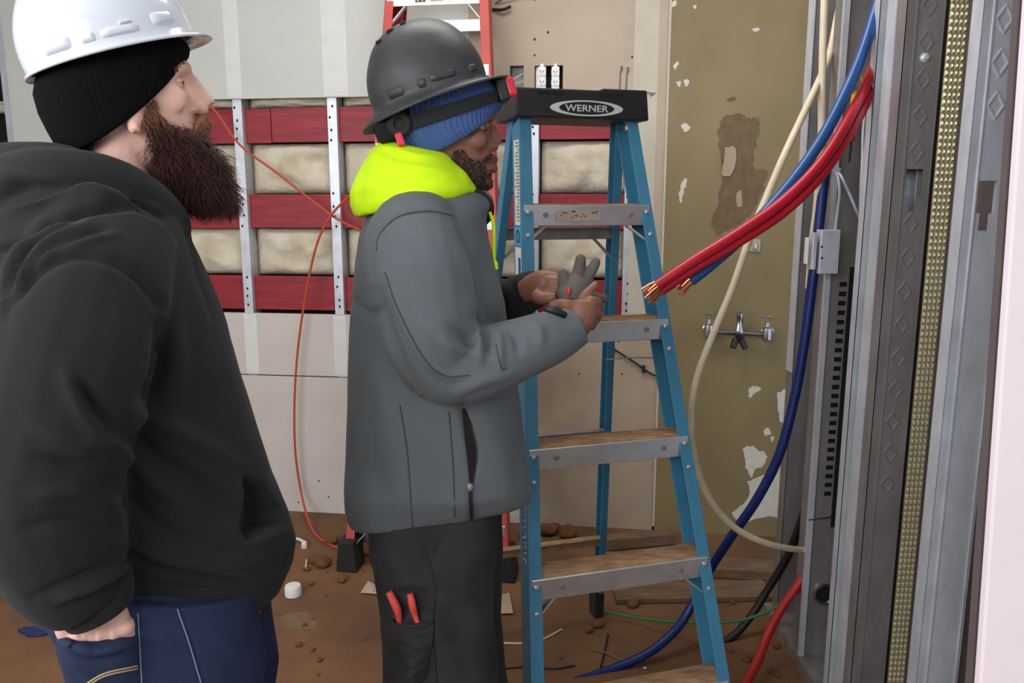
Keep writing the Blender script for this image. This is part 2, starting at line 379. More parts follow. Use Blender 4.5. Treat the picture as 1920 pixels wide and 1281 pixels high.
for pts in ([(1275, 236), (1284, 232), (1294, 240), (1284, 248)], [(1409, 56), (1418, 53), (1424, 58), (1414, 62)], [(1272, 365), (1279, 340), (1287, 338), (1281, 360), (1276, 382)],
            [(1258, 6), (1266, 4), (1268, 12), (1260, 14)], [(1268, 155), (1275, 153), (1276, 162), (1269, 163)], [(1282, 152), (1290, 150), (1291, 160), (1284, 163)],
            [(1262, 125), (1268, 118), (1272, 120), (1265, 132)], [(1299, 13), (1304, 12), (1305, 17), (1300, 18)],
            [(1392, 838), (1408, 834), (1420, 842), (1436, 850), (1430, 872), (1414, 878), (1408, 892), (1398, 876), (1396, 858)],
            [(1455, 735), (1476, 728), (1482, 760), (1476, 785), (1462, 790), (1458, 770)], [(1402, 728), (1412, 722), (1426, 728), (1412, 738), (1404, 744)], [(1430, 803), (1440, 800), (1444, 812), (1433, 814)],
            [(1400, 900), (1425, 890), (1450, 880), (1475, 862), (1500, 880), (1500, 960), (1475, 970), (1440, 965), (1395, 975), (1372, 960), (1395, 940), (1404, 920)],
            [(1442, 816), (1450, 818), (1446, 828)]):
    patch(pts, M['chip'], 'paint_chip', OF, jag=1.5)
# small marks and old screws on the beige drywall
for x, y in ((1003, 75), (1003, 105), (1028, 62), (1185, 108), (1214, 60), (508, 888), (517, 916), (562, 940), (600, 900), (618, 930), (430, 30), (432, 85), (437, 140), (612, 55), (614, 140), (616, 155), (1160, 640), (1166, 700), (1086, 700)):
    u, z = wpx(x, y); s = .004 if y > 100 else .005
    MB().prism([W(u+s*math.cos(a), z+s*1.2*math.sin(a), TH) for a in [PI*k/3 for k in range(6)]], WN*.0008).build('screw_mark', M['rubber'], wb)

# rubble lumber along the foot of the back wall, right side
def loose(name, label, m, a, b, wd, th, cat, bev=.003):
    d = (V(b)-V(a)); sd = V((-d.y, d.x, 0)).normalized()
    o = MB().bar(a, b, wd, th, sd).build(name, m, bevel=bev); tag(o, label, cat); return o
loose('timber_plank', 'long dirty plank lying along the foot of the olive wall', M['plank'], onfloor(1130, 1062)+V((0, 0, .022)), onfloor(1500, 1082)+V((0, 0, .022)), .11, .04, 'plank')
loose('timber_plank', 'grey dirty plank on the floor nearer than the one along the wall', M['plank'], onfloor(1150, 1118)+V((0, 0, .012)), onfloor(1440, 1112)+V((0, 0, .012)), .13, .02, 'plank')
loose('timber_scrap', 'brown timber scrap lying behind the rear feet of the blue ladder', M['plank'], onfloor(1135, 1030)+V((0, 0, .03)), onfloor(1260, 1018)+V((0, 0, .03)), .06, .05, 'timber')

# duplex receptacles and boxes
b0 = empty('outlet_box', W((hb[1][0]+hb[1][1])/2, hb[1][2], 0))
def steelbox(h, m, parent, name):
    u0, u1, z0, z1 = h; mb = MB(); t = .0015; dp = .05
    mb.obox(W((u0+u1)/2, (z0+z1)/2, TH-dp), UD*(u1-u0)/2, WN*t, V((0, 0, (z1-z0)/2)))
    for u in (u0+t, u1-t): mb.obox(W(u, (z0+z1)/2, TH-dp/2), UD*t, WN*dp/2, V((0, 0, (z1-z0)/2)))
    for z in (z0+t, z1-t): mb.obox(W((u0+u1)/2, z, TH-dp/2), UD*(u1-u0)/2, WN*dp/2, V((0, 0, t)))
    return mb.build(name, m, parent)
steelbox(hb[1], M['rubber'], b0, 'box_shell')
tag(b0, 'open two-gang outlet box with two white receptacles in the beige wall above the blue ladder', 'outlet')
for x in (1017, 1042):
    u, z = wpx(x, 147); m = MB()
    m.obox(W(u, z, TH-.006), UD*.0165, WN*.012, V((0, 0, .045)))
    rc = m.build('receptacle', M['white'], b0, bevel=.004)
    m = MB(); m.obox(W(u, z, TH+.004), UD*.006, WN*.0012, V((0, 0, .055))); m.build('mounting_strap', M['alu'], rc)
    for dz in (.02, -.02):
        fc = [W(u+.0165*math.copysign(min(1, abs(math.cos(a))*1.25), math.cos(a)), z+dz+.0145*math.sin(a), TH+.006) for a in [2*PI*k/20 for k in range(20)]]
        MB().prism(fc, WN*.004).build('receptacle_face', M['white'], rc)
        m = MB()
        for du, dd, hh in ((-.006, .003, .004), (.006, .003, .0035), (0, -.007, .0025)): m.obox(W(u+du, z+dz+dd, TH+.0102), UD*.0014, WN*.0004, V((0, 0, hh)))
        s = m.build('slots', M['dark'], rc); s['kind'] = 'stuff'
b1 = empty('switch_box', W((hb[0][0]+hb[0][1])/2, hb[0][2], 0)); steelbox(hb[0], M['galvd'], b1, 'box_shell')
tag(b1, 'empty grey wall box with two white wires beside the receptacles', 'outlet')
for k in range(2):
    pts = [W(*wpx(x, y), o) for x, y, o in (((983, 137+15*k, .0), (972, 146+12*k, .03), (961, 157+6*k, .045), (960, 176, .02)))]
    MB().tube([V(p) for p in cr(pts, 6)], .0022, 6).build('wire', M['cream'], b1, smooth=True)
# wires coming out of the wall at the top, and the small hooks right of the ladder cap
for i, (pts, lab) in enumerate((([(925, 20), (945, 22), (960, 16)], 'short black cable stub poking out of the wall beside the red ladder'),
                              ([(930, 8), (950, 0), (975, -6), (1000, -2), (1003, 8), (985, 12)], 'tangle of thin brown wire at the top edge beside the red ladder'))):
    o = MB().tube([V(p) for p in cr([W(*wpx(x, y), TH+.004+.02*math.sin(k)) for k, (x, y) in enumerate(pts)], 6)], .006 if i == 0 else .003, 8).build('wire_stub', M['blk' if i == 0 else 'paper'], None, smooth=True); tag(o, lab, 'wire')
for x, y0, y1, lab in ((1164, 128, 162, 'left one of two thin bent wires above the ladder cap'), (1176, 130, 160, 'right one of two thin bent wires above the ladder cap')):
    u, z = wpx(x, y0); u1, z1 = wpx(x-3, y1+15)
    o = MB().tube([W(u, z, TH+.02), W(u+.004, z+.004, TH+.012), W(u-.002, z-.02, TH+.004), W(u1, z1, TH+.004)], .003, 6).build('wire_hook', M['galvd']); tag(o, lab, 'wire')
u, z = wpx(1190, 173); u1, z1 = wpx(1228, 176)
o = MB().tube([W(u, z, TH+.003), W((u+u1)/2, z-.004, TH+.006), W(u1, z1, TH+.003), W(u1-.02, z1-.01, TH+.004)], .003, 6).build('wire_hook', M['galvd']); tag(o, 'thin wire end lying flat on the wall right of the ladder cap', 'wire')
# black wire with clamp behind the ladder, low on the beige wall
o = MB().tube([V(p) for p in cr([W(*wpx(x, y), TH+.01) for x, y in ((1143, 648), (1165, 662), (1190, 678), (1206, 690), (1222, 700), (1240, 706))], 6)], .004, 8).build('bracket_wire', M['blk'], smooth=True); tag(o, 'black wire clipped to the dirty wall seen through the blue ladder', 'wire')
for x, y in ((1147, 655), (1206, 690)):
    u, z = wpx(x, y); MB().obox(W(u, z, TH+.008), UD*.006, WN*.008, V((0, 0, .016))).build('clip', M['black'], o)
# orange cord against the wall
def wall_cord(pts, r, off=.05, k=8): return MB().tube([V(p) for p in cr([W(*wpx(x, y, off), off) for x, y in pts], k)], r, 8)
o = wall_cord([(300, 120), (360, 165), (405, 210), (450, 272), (520, 325), (600, 388), (640, 415), (690, 436), (760, 450)], .0052).build('extension_cord', M['orange'], smooth=True); tag(o, 'orange cord stretched diagonally across the studs from the bearded man to the red ladder', 'cord')
c2 = [W(*wpx(x, y, .07), .07) for x, y in ((700, 330), (655, 368), (618, 408), (592, 465), (572, 560), (558, 660), (552, 760), (554, 850), (566, 930))]+[onfloor(582, 985, .02), onfloor(600, 1010, .008), onfloor(640, 1030, .008), onfloor(700, 1040, .008)]
o = MB().tube([V(p) for p in cr(c2, 8)], .0055, 8).build('extension_cord', M['orange'], smooth=True); tag(o, 'orange cord hanging straight down the lower drywall to the floor', 'cord')

# utility faucet on the olive wall
fo = empty('wall_faucet', W(*wpx(1385, 640), 0)); tag(fo, 'chrome two-handle utility faucet mounted on the olive wall', 'faucet')
def wp(x, y, off): return W(*wpx(x, y, off), off)
MB().tube([wp(1322, 622, .07), wp(1440, 628, .07)], .011, 14).build('crossbar', M['chrome'], fo, smooth=True)
for x, yy in ((1328, 616), (1437, 622)):
    vb = MB().lathe(wp(x, yy, .0), WN, [(.012, .026), (.02, .026), (.025, .016), (.06, .018)], 16)
    vb.lathe(wp(x, yy+18, .07), (0, 0, 1), [(0, .012), (.008, .02), (.03, .021), (.055, .018), (.062, .010), (.08, .008)], 18)
    v = vb.build('valve_body', M['chrome'], fo, smooth=True)
    m = MB(); c = wp(x, yy-28, .07); m.cyl(c-V((0, 0, .018)), c+V((0, 0, .006)), .006)
    for k in range(4):
        a = PI/4+k*PI/2 if x < 1400 else k*PI/2+.3; d = UD*math.cos(a)+WN*math.sin(a); m.tube([c, c+d*.018, c+d*.027], [.0045, .004, .006], 8)
    m.build('handle', M['galvd'], v, smooth=True)
c = wp(1385, 625, .07)
m = MB(); m.lathe(c-V((0, 0, .016)), (0, 0, 1), [(0, .013), (.012, .02), (.03, .02), (.05, .013), (.075, .010), (.082, .014), (.1, .014), (.104, .008)], 18); m.build('spout_body', M['chrome'], fo, smooth=True)
m = MB(); m.tube([wp(1391, 580, .06), wp(1394, 605, .05)], .006, 8); m.build('lever', M['galvd'], fo, smooth=True)
m = MB(); m.lathe(wp(1387, 626, .085), (0, 0, -1), [(0, .018), (.022, .018), (.03, .012)], 16)
m.tube([wp(1380, 636, .085), wp(1374, 652, .10)], [.014, .013], 14); m.tube([wp(1389, 636, .085), wp(1398, 654, .10)], [.013, .012], 14); m.build('hose_splitter', M['black'], fo, smooth=True)
hk = MB(); u, z = wpx(1413, 460); hk.obox(W(u, z, OF+.004), UD*.024, WN*.005, V((0, 0, .026)))
hk = hk.build('wall_plate', M['beige'], bevel=.004); tag(hk, 'small beige plate with a hook on the olive wall beside the cream cable', 'plate')
m = MB(); m.tube([V(p) for p in cr([W(u+.002, z+.014, OF+.009), W(u+.002, z, OF+.02), W(u+.002, z-.014, OF+.02), W(u-.006, z-.014, OF+.011)], 5)], .004, 8).build('hook', M['alu'], hk, smooth=True)
# ------------------------------------------------------------ step ladders
def text_mesh(txt, P, ux, uz, size, m, parent, name='lettering', depth=.0006, fit=None):
    c = bpy.data.curves.new('t', 'FONT'); c.body = txt; c.align_x = 'CENTER'; c.align_y = 'CENTER'; c.size = 1; c.extrude = 0; c.offset = .012
    o = bpy.data.objects.new('t', c); COL.objects.link(o); dg = bpy.context.evaluated_depsgraph_get(); dg.update()
    me = bpy.data.meshes.new_from_object(o.evaluated_get(dg)); vs = [v.co.copy() for v in me.vertices]; fs = [tuple(p.vertices) for p in me.polygons]
    bpy.data.objects.remove(o); bpy.data.curves.remove(c); bpy.data.meshes.remove(me)
    xs = [v.x for v in vs]; ys = [v.y for v in vs]; sx = fit/(max(xs)-min(xs)) if fit else size; sy = size/(max(ys)-min(ys)); cx = (max(xs)+min(xs))/2; cy = (max(ys)+min(ys))/2
    n = ux.cross(uz).normalized(); m2 = MB(); Q = [P+ux*((v.x-cx)*sx)+uz*((v.y-cy)*sy) for v in vs]; k = len(Q)
    ed = {}
    for f in fs:
        for i in range(len(f)): ed[(f[i], f[(i+1) % len(f)])] = 1
    side = [(a, b, b+k, a+k) for (a, b) in ed if (b, a) not in ed]
    m2.add(Q+[q+n*depth for q in Q], [f[::-1] for f in fs]+[tuple(i+k for i in f) for f in fs]+side)
    return m2.build(name, m, parent)
class Ladder:
    def __init__(s, name, org, yaw, m, nstep, rise, hw0, taper, lean, rear_spread, capz):
        s.o = V(org); s.X = V((math.cos(yaw), math.sin(yaw), 0)); s.Y = V((-math.sin(yaw), math.cos(yaw), 0)); s.Z = V((0, 0, 1))
        s.root = empty(name, s.o); s.m = m; s.lean = lean; s.hw0 = hw0; s.tp = taper; s.capz = capz; s.rise = rise; s.n = nstep; s.rs = rear_spread
    def L(s, x, y, z): return s.o+s.X*x+s.Y*y+s.Z*z
    def hw(s, z): return s.hw0-s.tp*z
    def fr(s, z, sd, dx=0, dy=0): return s.L(sd*(s.hw(z)+dx), s.lean*z+dy, z)
    def rail(s, A, B, sd, dp=.072, fl=.03, t=.0045, name='side_rail', back=False):
        # C channel: web outside, flanges pointing inwards
        d = (B-A).normalized(); x = s.X-d*s.X.dot(d); x.normalize(); y = d.cross(x); y = y if y.dot(s.Y) > 0 else -y; m = MB()
        h = (B-A)/2; c = (A+B)/2
        m.obox(c+y*dp/2, x*t/2, y*dp/2, h)
        for yy in (0, dp-t): m.obox(c-x*sd*fl/2+y*(yy+t/2), x*fl/2, y*t/2, h)
        return m.build(name, s.m, s.root, bevel=.0015)
R15 = math.radians(16)
bl = Ladder('step_ladder', (.318, 1.586, 0), R15, M['blueg'], 5, .29, .275, .0676, .308, .957, 1.69)
tag(bl.root, 'blue fibreglass step ladder with aluminium steps standing open by the olive wall', 'ladder')
topz = 1.672
for sd in (-1, 1):
    r = bl.rail(bl.fr(.0, sd), bl.fr(topz, sd), sd)
    m = MB()
    for i in range(1, 6):
        for dz in (-.018, -.075):
            p = bl.fr(i*.29+dz, sd, -.015, 0); m.lathe(p, -bl.Y, [(-.002, .006), (.002, .006), (.0035, .004)], 10)
    rv = m.build('rivet', M['alu'], r, smooth=True); rv['kind'] = 'stuff'
    # foot
    m = MB(); p = bl.fr(0, sd, -.012, .036); m.obox(p+V((0, 0, .03)), bl.X*.022, bl.Y*.045, V((0, 0, .03))); m.build('foot', M['rubber'], bl.root, bevel=.006)
    # rear rails
    A = bl.L(sd*.274, bl.rs-.03, .045); B = bl.L(sd*.158, topz*bl.lean+.075, topz)
    bl.rail(A, B, sd, dp=.045, fl=.022, name='rear_rail')
    m = MB(); m.prism([A+bl.Y*(-.012)+bl.Z*.07, A+bl.Y*.055+bl.Z*.07, A+bl.Y*.05-bl.Z*.045, A-bl.Y*.004-bl.Z*.045], bl.X*(-sd*.035)); m.build('rear_foot', M['rubber'], bl.root, bevel=.004)
def rear_pt(sd, z):
    t = (z-.045)/(topz-.045); A = bl.L(sd*.274, bl.rs-.03, .045); B = bl.L(sd*.158, topz*bl.lean+.075, topz); return A.lerp(B, t)
for i in range(1, 6):
    z = i*.29; hw = bl.hw(z)-.004; dp = .08; y0 = bl.lean*z-.004; m = MB()
    m.obox(bl.L(0, y0+.001, z-.026), bl.X*hw, bl.Y*.0016, bl.Z*.026)
    m.obox(bl.L(0, y0+dp/2, z-.002), bl.X*hw, bl.Y*dp/2, bl.Z*.002)
    m.obox(bl.L(0, y0+dp, z-.018), bl.X*hw, bl.Y*.0016, bl.Z*.018)
    st = m.build('step', M['alu'], bl.root, bevel=.0015)
    m = MB(); m.obox(bl.L(0, y0+dp/2+.002, z+.0012), bl.X*(hw-.004), bl.Y*(dp/2-.005), bl.Z*.0012)
    for k in range(6): m.obox(bl.L(0, y0+.012+k*.0125, z+.003), bl.X*(hw-.004), bl.Y*.002, bl.Z*.0012)
    m.build('tread', M['dusty'], st)
    for sx in (-.42, .42):
        m = MB().lathe(bl.L(sx*2*hw*.8, y0-.0006, z-.024), -bl.Y, [(0, .007), (.003, .007), (.0036, .005)], 12); m.build('bolt', M['galvd'], st, smooth=True)
    # diagonal knee braces under each step
    if i in (1, 2, 5):
        for sd in (-1, 1):
            a = bl.L(sd*(hw-.075), y0+.02, z-.04); b = bl.fr(z-.105, sd, -.006, .02)
            MB().bar(a, b, .016, .004, bl.Y).build('knee_brace', M['alu'], bl.root)
for z, th in ((.31, .03), (.72, .03), (1.37, .034)):
    a, b = rear_pt(-1, z)+bl.Y*.012, rear_pt(1, z)+bl.Y*.012
    m = MB(); m.bar(a, b, .004, th, bl.Y); m.bar(a+bl.Z*th/2, b+bl.Z*th/2, .03, .003, bl.Y); m.build('rear_brace', M['galvd' if z > .4 else 'dusty'], bl.root)
for sd in (-1, 1):
    for z in (1.37, ):
        a = rear_pt(sd, z-.09)+bl.Y*.01; b = rear_pt(sd, z)+bl.Y*.01-bl.X*sd*.09; MB().bar(a, b, .02, .004, bl.Y).build('gusset', M['galvd'], bl.root)
    # hinged spreader bar
    a = bl.fr(1.05, sd, -.012, .07); b = rear_pt(sd, .98)-bl.X*sd*.02; mid = a.lerp(b, .5)+V((0, 0, .004))
    m = MB(); m.bar(a, mid, .014, .004, bl.X); m.bar(mid, b, .014, .004, bl.X); m.build('spreader', M['galvd'], bl.root)
# cap
zc0, zc1 = 1.669, 1.744; y0 = bl.lean*1.69-.03; y1 = y0+.185; hwc = .182
m = MB(); pr = lambda x, z, k: bl.L(x, (y0 if k == 0 else y1)+(.0), z)
sh = [(-hwc, zc0), (hwc+.004, zc0), (hwc-.004, zc1+.002), (.055, zc1+.002), (.045, zc1-.003), (-hwc+.001, zc1-.003)]
m.prism([bl.L(x, y0, z) for x, z in sh], bl.Y*.185)
cap = m.build('top_cap', M['black'], bl.root, bevel=.004)
for xa, xb in ((-.125, -.055), (.045, .11)):
    MB().obox(bl.L((xa+xb)/2, y0-.0006, zc1-.014), bl.X*(xb-xa)/2, bl.Y*.0012, bl.Z*.004).build('slot', M['dark'], cap)
def ell(a, b, yy, n=48, sharp=1.0): return [bl.L(.01+a*math.cos(t), yy, zc0+.026+b*math.sin(t)) for t in [2*PI*k/n for k in range(n)]]
o1, o2 = ell(.1, .0195, y0-.0012), ell(.076, .0160, y0-.0012); o3, o4 = ell(.1, .0195, y0), ell(.076, .0160, y0)
MB().loft([o3, o1, o2, o4], cap=False, closed=True).build('emblem_ring', M['silver'], cap)
text_mesh('WERNER', bl.L(.01, y0-.0002, zc0+.026), bl.X, bl.Z, .0165, M['silver'], cap, fit=.118)
# stickers on the outer face of the left rail, faint writing strip low on it
def webpt(z, f, off=.0008): return bl.fr(z, -1, .0023+off, .072*f)
def sticker(z0, z1, f0, f1, m, parent=bl.root, off=0.0, name='sticker'):
    return MB().prism([webpt(z0, f0, off), webpt(z0, f1, off), webpt(z1, f1, off), webpt(z1, f0, off)], -bl.X*.0006).build(name, m, parent)
stk = sticker(1.40, 1.615, .12, .72, M['label']); stk2 = sticker(1.35, 1.395, .1, .8, M['lcyan']); stk3 = sticker(1.19, 1.345, .1, .8, M['label']); sticker(1.225, 1.32, .16, .42, M['lblue'], stk3, .0008, 'print')
m = MB(); rr = random.Random(3)
for k in range(24):
    z = 1.41+k*.0085; f0 = .18; f1 = rr.uniform(.35, .62); m.prism([webpt(z, f0, .0008), webpt(z, f1, .0008), webpt(z+.004, f1, .0008), webpt(z+.004, f0, .0008)], -bl.X*.0004)
o = m.build('print', M['galvd'], stk); o['kind'] = 'stuff'
MB().loft([[webpt(1.372+a*math.cos(t), .42+b*math.sin(t), .0008+e) for t in [2*PI*k/24 for k in range(24)]] for a, b, e in ((.017, .22, 0), (.017, .22, .0006), (.011, .13, .0006), (.011, .13, 0))], cap=False, closed=True).build('print', M['ink'], stk2)
d = (bl.fr(1, -1)-bl.fr(0, -1)).normalized(); yv = -bl.X; yv = bl.Y-d*bl.Y.dot(d); yv.normalize()
text_mesh('WERNER', webpt(.70, .45, .0004), -d, yv, .026, M['silver'], bl.root, fit=.2)
text_mesh('WERNER', webpt(.70, .45, .0008)+yv*.002+d*.002, -d, yv, .018, M['lblue'], bl.root, fit=.185)
# worn label on the top step
z = 5*.29; yy = bl.lean*z-.0072
lb = MB(); lb.prism([bl.L(-.075+x, yy, z-.026+v) for x, v in ((-.012, -.014), (.1, -.014), (.108, -.004), (.104, .013), (0, .015), (-.016, .006))], -bl.Y*.0008); lb = lb.build('sticker', M['beige'], bl.root)
m = MB()
rr = random.Random(2)
for k in range(16): m.obox(bl.L(-.078+rr.random()*.10, yy-.0012, z-.024+rr.uniform(-.009, .009)), bl.X*rr.uniform(.001, .005), bl.Y*.0004, bl.Z*.0009)
o = m.build('print', M['ink'], lb); o['kind'] = 'stuff'

rd = Ladder('step_ladder', (-.345, 2.86, 0), math.radians(-8), M['redg'], 9, .295, .335, .058, .155, .1, 2.9)
tag(rd.root, 'red fibreglass step ladder folded and leaning on the back wall', 'ladder')
for sd in (-1, 1):
    rd.rail(rd.fr(.10, sd), rd.fr(2.84, sd), sd, dp=.08, fl=.034)
    A = rd.L(sd*(rd.hw(.1)-.02), rd.lean*.1+.085, .1); B = rd.L(sd*(rd.hw(2.84)-.02), rd.lean*2.84+.09, 2.84); rd.rail(A, B, sd, dp=.05, fl=.03, name='rear_rail')
    p = rd.fr(0, sd, -.015, .03); m = MB(); m.prism([p+rd.X*x+rd.Z*z-rd.Y*.045 for x, z in ((-.045, 0), (.045, 0), (.032, .13), (-.032, .13))], rd.Y*.11); m.build('foot', M['rubber'], rd.root, bevel=.008)
for i in range(1, 10):
    z = i*.295-.08+.0; hw = rd.hw(z)-.004; y0 = rd.lean*z-.004; m = MB()
    m.obox(rd.L(0, y0, z-.03), rd.X*hw, rd.Y*.002, rd.Z*.03); m.obox(rd.L(0, y0+.04, z), rd.X*hw, rd.Y*.04, rd.Z*.002); m.obox(rd.L(0, y0+.08, z-.02), rd.X*hw, rd.Y*.002, rd.Z*.02)
    st = m.build('step', M['alu'], rd.root, bevel=.0015)
    for sd in (-1, 1):
        MB().bar(rd.L(sd*(hw-.075), y0+.012, z-.055), rd.fr(z-.15, sd, -.006, .016), .022, .004, rd.Y).build('knee_brace', M['alu'], rd.root)
    zz_ = z-.12; hw = rd.hw(zz_)-.02; m = MB(); m.obox(rd.L(0, rd.lean*zz_+.098, zz_), rd.X*hw, rd.Y*.003, rd.Z*.022); m.build('rear_brace', M['alu'], rd.root)
    if i == 8:
        lb = MB().obox(rd.L(.0, y0-.0026, z-.03), rd.X*.085, rd.Y*.0008, rd.Z*.02).build('sticker', M['label'], rd.root)
        m = MB(); m.obox(rd.L(-.062, y0-.0038, z-.036), rd.X*.02, rd.Y*.0005, rd.Z*.010); m.build('print', M['ink'], lb)
        m = MB()
        for dx in (-.009, .009): m.ball(rd.L(-.062+dx, y0-.0042, z-.036), .007, (1, .1, 1), 8)
        m.build('print', M['silver'], lb)
        m = MB(); m.obox(rd.L(.005, y0-.0038, z-.036), rd.X*.025, rd.Y*.0005, rd.Z*.008); m.build('print', M['galvd'], lb)
m = MB(); z = 2.84; m.obox(rd.L(0, rd.lean*z+.06, z+.03), rd.X*(rd.hw(z)+.02), rd.Y*.1, rd.Z*.045); m.build('top_cap', M['black'], rd.root, bevel=.006)

# ------------------------------------------------------------ steel stud partition on the right
bk = MB().box((1.05, 1.42, 0), (1.066, 2.6, H)).build('wall_right', M['brown']); tag(bk, 'steel stud partition with open bays along the right side', 'wall', kind='structure')
def stud_box(x0, Y0, fl, m, holes=(), web_w=.092, dirY=1, name='metal_stud', lip=.01, z0=0.0, z1=H):
    # C stud: web square to the sight line at Y0, flanges running away from it by fl
    t = .0016; mb = MB()
    mb.sheet([x0, x0+web_w], [z0, z1], list(holes), lambda u, v, o: V((u, Y0+o, v)), t)
    for x in (x0, x0+web_w-t): mb.box((x, min(Y0, Y0+dirY*fl), z0), (x+t, max(Y0, Y0+dirY*fl), z1))
    for x in (x0, x0+web_w-lip): mb.box((x, Y0+dirY*fl-t/2, z0), (x+lip, Y0+dirY*fl+t/2, z1))
    return mb
def diamonds(x, Y0, zs, stud, m, w2=.016, h2=.025):
    first = None
    for z in zs:
        if first is None:
            q = [V((x-w2, Y0, z)), V((x, Y0, z+h2)), V((x+w2, Y0, z)), V((x, Y0, z-h2))]
            first = MB().tube([a.lerp(b, k/3) for a, b in zip(q, q[1:]+q[:1]) for k in range(3)], .0034, 6, closed=True).build('diamond_emboss', m, stud, smooth=True); fz = z
        else: twin(first, WORLD[first.name]+V((0, 0, z-fz)), stud, 'diamond_emboss')
def knock(cx, z, Y): return [(cx-.02, cx+.02, z-.03, z+.035), (cx-.0095, cx+.0095, z-.065, z-.03)]
def zat(px, py, Y): return at(px, py, Y).z
YA = 1.59; xA = .916; zk = zat(1838, 372, YA)
A_ = stud_box(xA, YA, .041, M['galv'], knock(xA+.042, zk, YA)); A_.obox(V((xA+.020, YA-.001, H/2)), (.0015, 0, 0), (0, .002, 0), (0, 0, H/2-.002)).obox(V((xA+.085, YA-.001, H/2)), (.0012, 0, 0), (0, .0015, 0), (0, 0, H/2-.002))
A_ = A_.build('metal_stud', M['galv'], bk)
diamonds(xA+.042, YA, [zk+.1+.081*k for k in range(1, 9)], A_, M['galv']); 
YB = 1.90; zkB = zat(1712, 345, YB)
B_ = stud_box(xA, YB, .045, M['galvd'], knock(xA+.051, zkB, YB)); B_.obox(V((xA+.024, YB-.001, H/2)), (.0015, 0, 0), (0, .002, 0), (0, 0, H/2-.002)).obox(V((xA+.088, YB-.001, H/2)), (.0012, 0, 0), (0, .0015, 0), (0, 0, H/2-.002))
B_ = B_.build('metal_stud', M['galvd'], bk)
diamonds(xA+.051, YB, [zkB+.075+.083*k for k in range(0, 10)]+[zkB-.095-.083*k for k in range(0, 9)], B_, M['galvd'])
s = MB().lathe(V((xA+.051, YB, zkB+.29)), (0, -1, 0), [(0, .012), (.004, .011), (.006, .007), (.010, .005)], 12).build('screw', M['galv'], B_, smooth=True)
stud_box(xA-.002, YB+.092, .045, M['galv'], dirY=-1).build('metal_stud', M['galv'], bk)
stud_box(xA+.001, YB+.14, .032, M['galv'], dirY=1).build('metal_stud', M['galv'], bk)
# slotted stud C2 and far stud C1
YC = 2.27; xC = .920; z0s, z1s = zat(1580, 930, YC), zat(1600, 520, YC); ns = 24
sl = [(xC+.044, xC+.066, z0s+(z1s-z0s)*k/ns, z0s+(z1s-z0s)*(k+.5)/ns) for k in range(ns)]
C2 = stud_box(xC, YC, .06, M['galvd'], sl).build('metal_stud', M['galvd'], bk, label='dull stud with a column of black slots')
MB().box((xC+.070, YC-.006, z0s-.1), (xC+.088, YC-.001, z1s+.03)).build('gap_shade_strip', M['black'], C2)  # black strip stands in for the dark gap beside the slots
MB().box((xC+.036, YC+.012, z0s-.03), (xC+.076, YC+.016, z1s+.02)).build('slot_backing', M['dark'], C2)
k = MB(); c = V((xC+.066, YC, zat(1563, 1113, YC)))
k.loft([[c+V((r*math.cos(t), y, r*math.sin(t))) for t in [2*PI*i/24 for i in range(24)]] for r, y in ((.036, 0), (.036, -.008), (.030, -.010), (.026, -.006), (.026, 0))], cap=False, closed=True); kr = k.build('conduit_ring', M['chrome'], C2, smooth=True)
MB().lathe(c, (0, -1, 0), [(0, .026), (.0015, .026)], 20).build('ring_hole', M['dark'], kr)
# light edge flange and far stud
MB().box((xC-.004, YC-.012, 0), (xC+.012, YC+.001, H)).build('metal_angle', M['galv'], bk)
YD = 2.52
stud_box(.935, YD, .055, M['galvd']).build('metal_stud', M['galvd'], bk)
MB().box((.930, YD-.002, .9), (.934, YD+.05, H)).build('metal_angle', M['galv'], bk)
# yellow-grey embossed strip between the two big studs
m = MB(); Yg = 1.77; x0, x1 = .947, .988; nz, nx = 600, 16; vs = []; fs = []
for j in range(nz+1):
    z = .05+(H-.1)*j/nz
    for i in range(nx+1):
        vs.append((x0+(x1-x0)*i/nx, Yg-(.0032 if (i % 4 in (1, 2, 3) and j % 3 != 0) else 0)-(.0014 if i % 4 == 2 and j % 3 else 0), z))
for j in range(nz):
    for i in range(nx): a = j*(nx+1)+i; fs.append((a, a+1, a+nx+2, a+nx+1))
n = len(vs); vs += [(x0, Yg+.004, .05), (x1, Yg+.004, .05), (x1, Yg+.004, H-.05), (x0, Yg+.004, H-.05)]; fs.append((n+3, n+2, n+1, n))
m.add(vs, fs); gs = m.build('embossed_strip', M['brass'], bk, label='yellowish strip covered in rows of small bumps')
top = MB().box((xA-.004, 1.5, 0), (1.05, 2.6, .03)).build('floor_track', M['galvd'], bk)
# pale pink board closest on the right, leaning
a, b = at(1901, 385, 1.12), at(1838, 1281, 1.0); d = (b-a).normalized(); lo = b+d*.75; hi = a-d*1.2
if lo.z < .01: lo = b+d*((b.z-.01)/(-d.z))
pb = MB(); wv = V((.55, -.02, 0)); tv = V((.0, .016, 0)); pb.prism([lo, lo+wv, hi+wv, hi], tv); pb = pb.build('pink_board', M['pink'], bevel=.003); tag(pb, 'pale pink board standing at the right edge of the picture', 'board')
a2 = V((.018, .05, 0)); bb = MB().prism([lo+a2, lo+a2+V((.5, 0, 0)), hi+a2+V((.5, 0, 0)), hi+a2], tv); bb = bb.build('gap_shade_board', M['brown'], bevel=.002); tag(bb, 'added brown board standing in for the shaded gap beside the pale pink one', 'board')  # added board, its brown stands in for the shaded gap

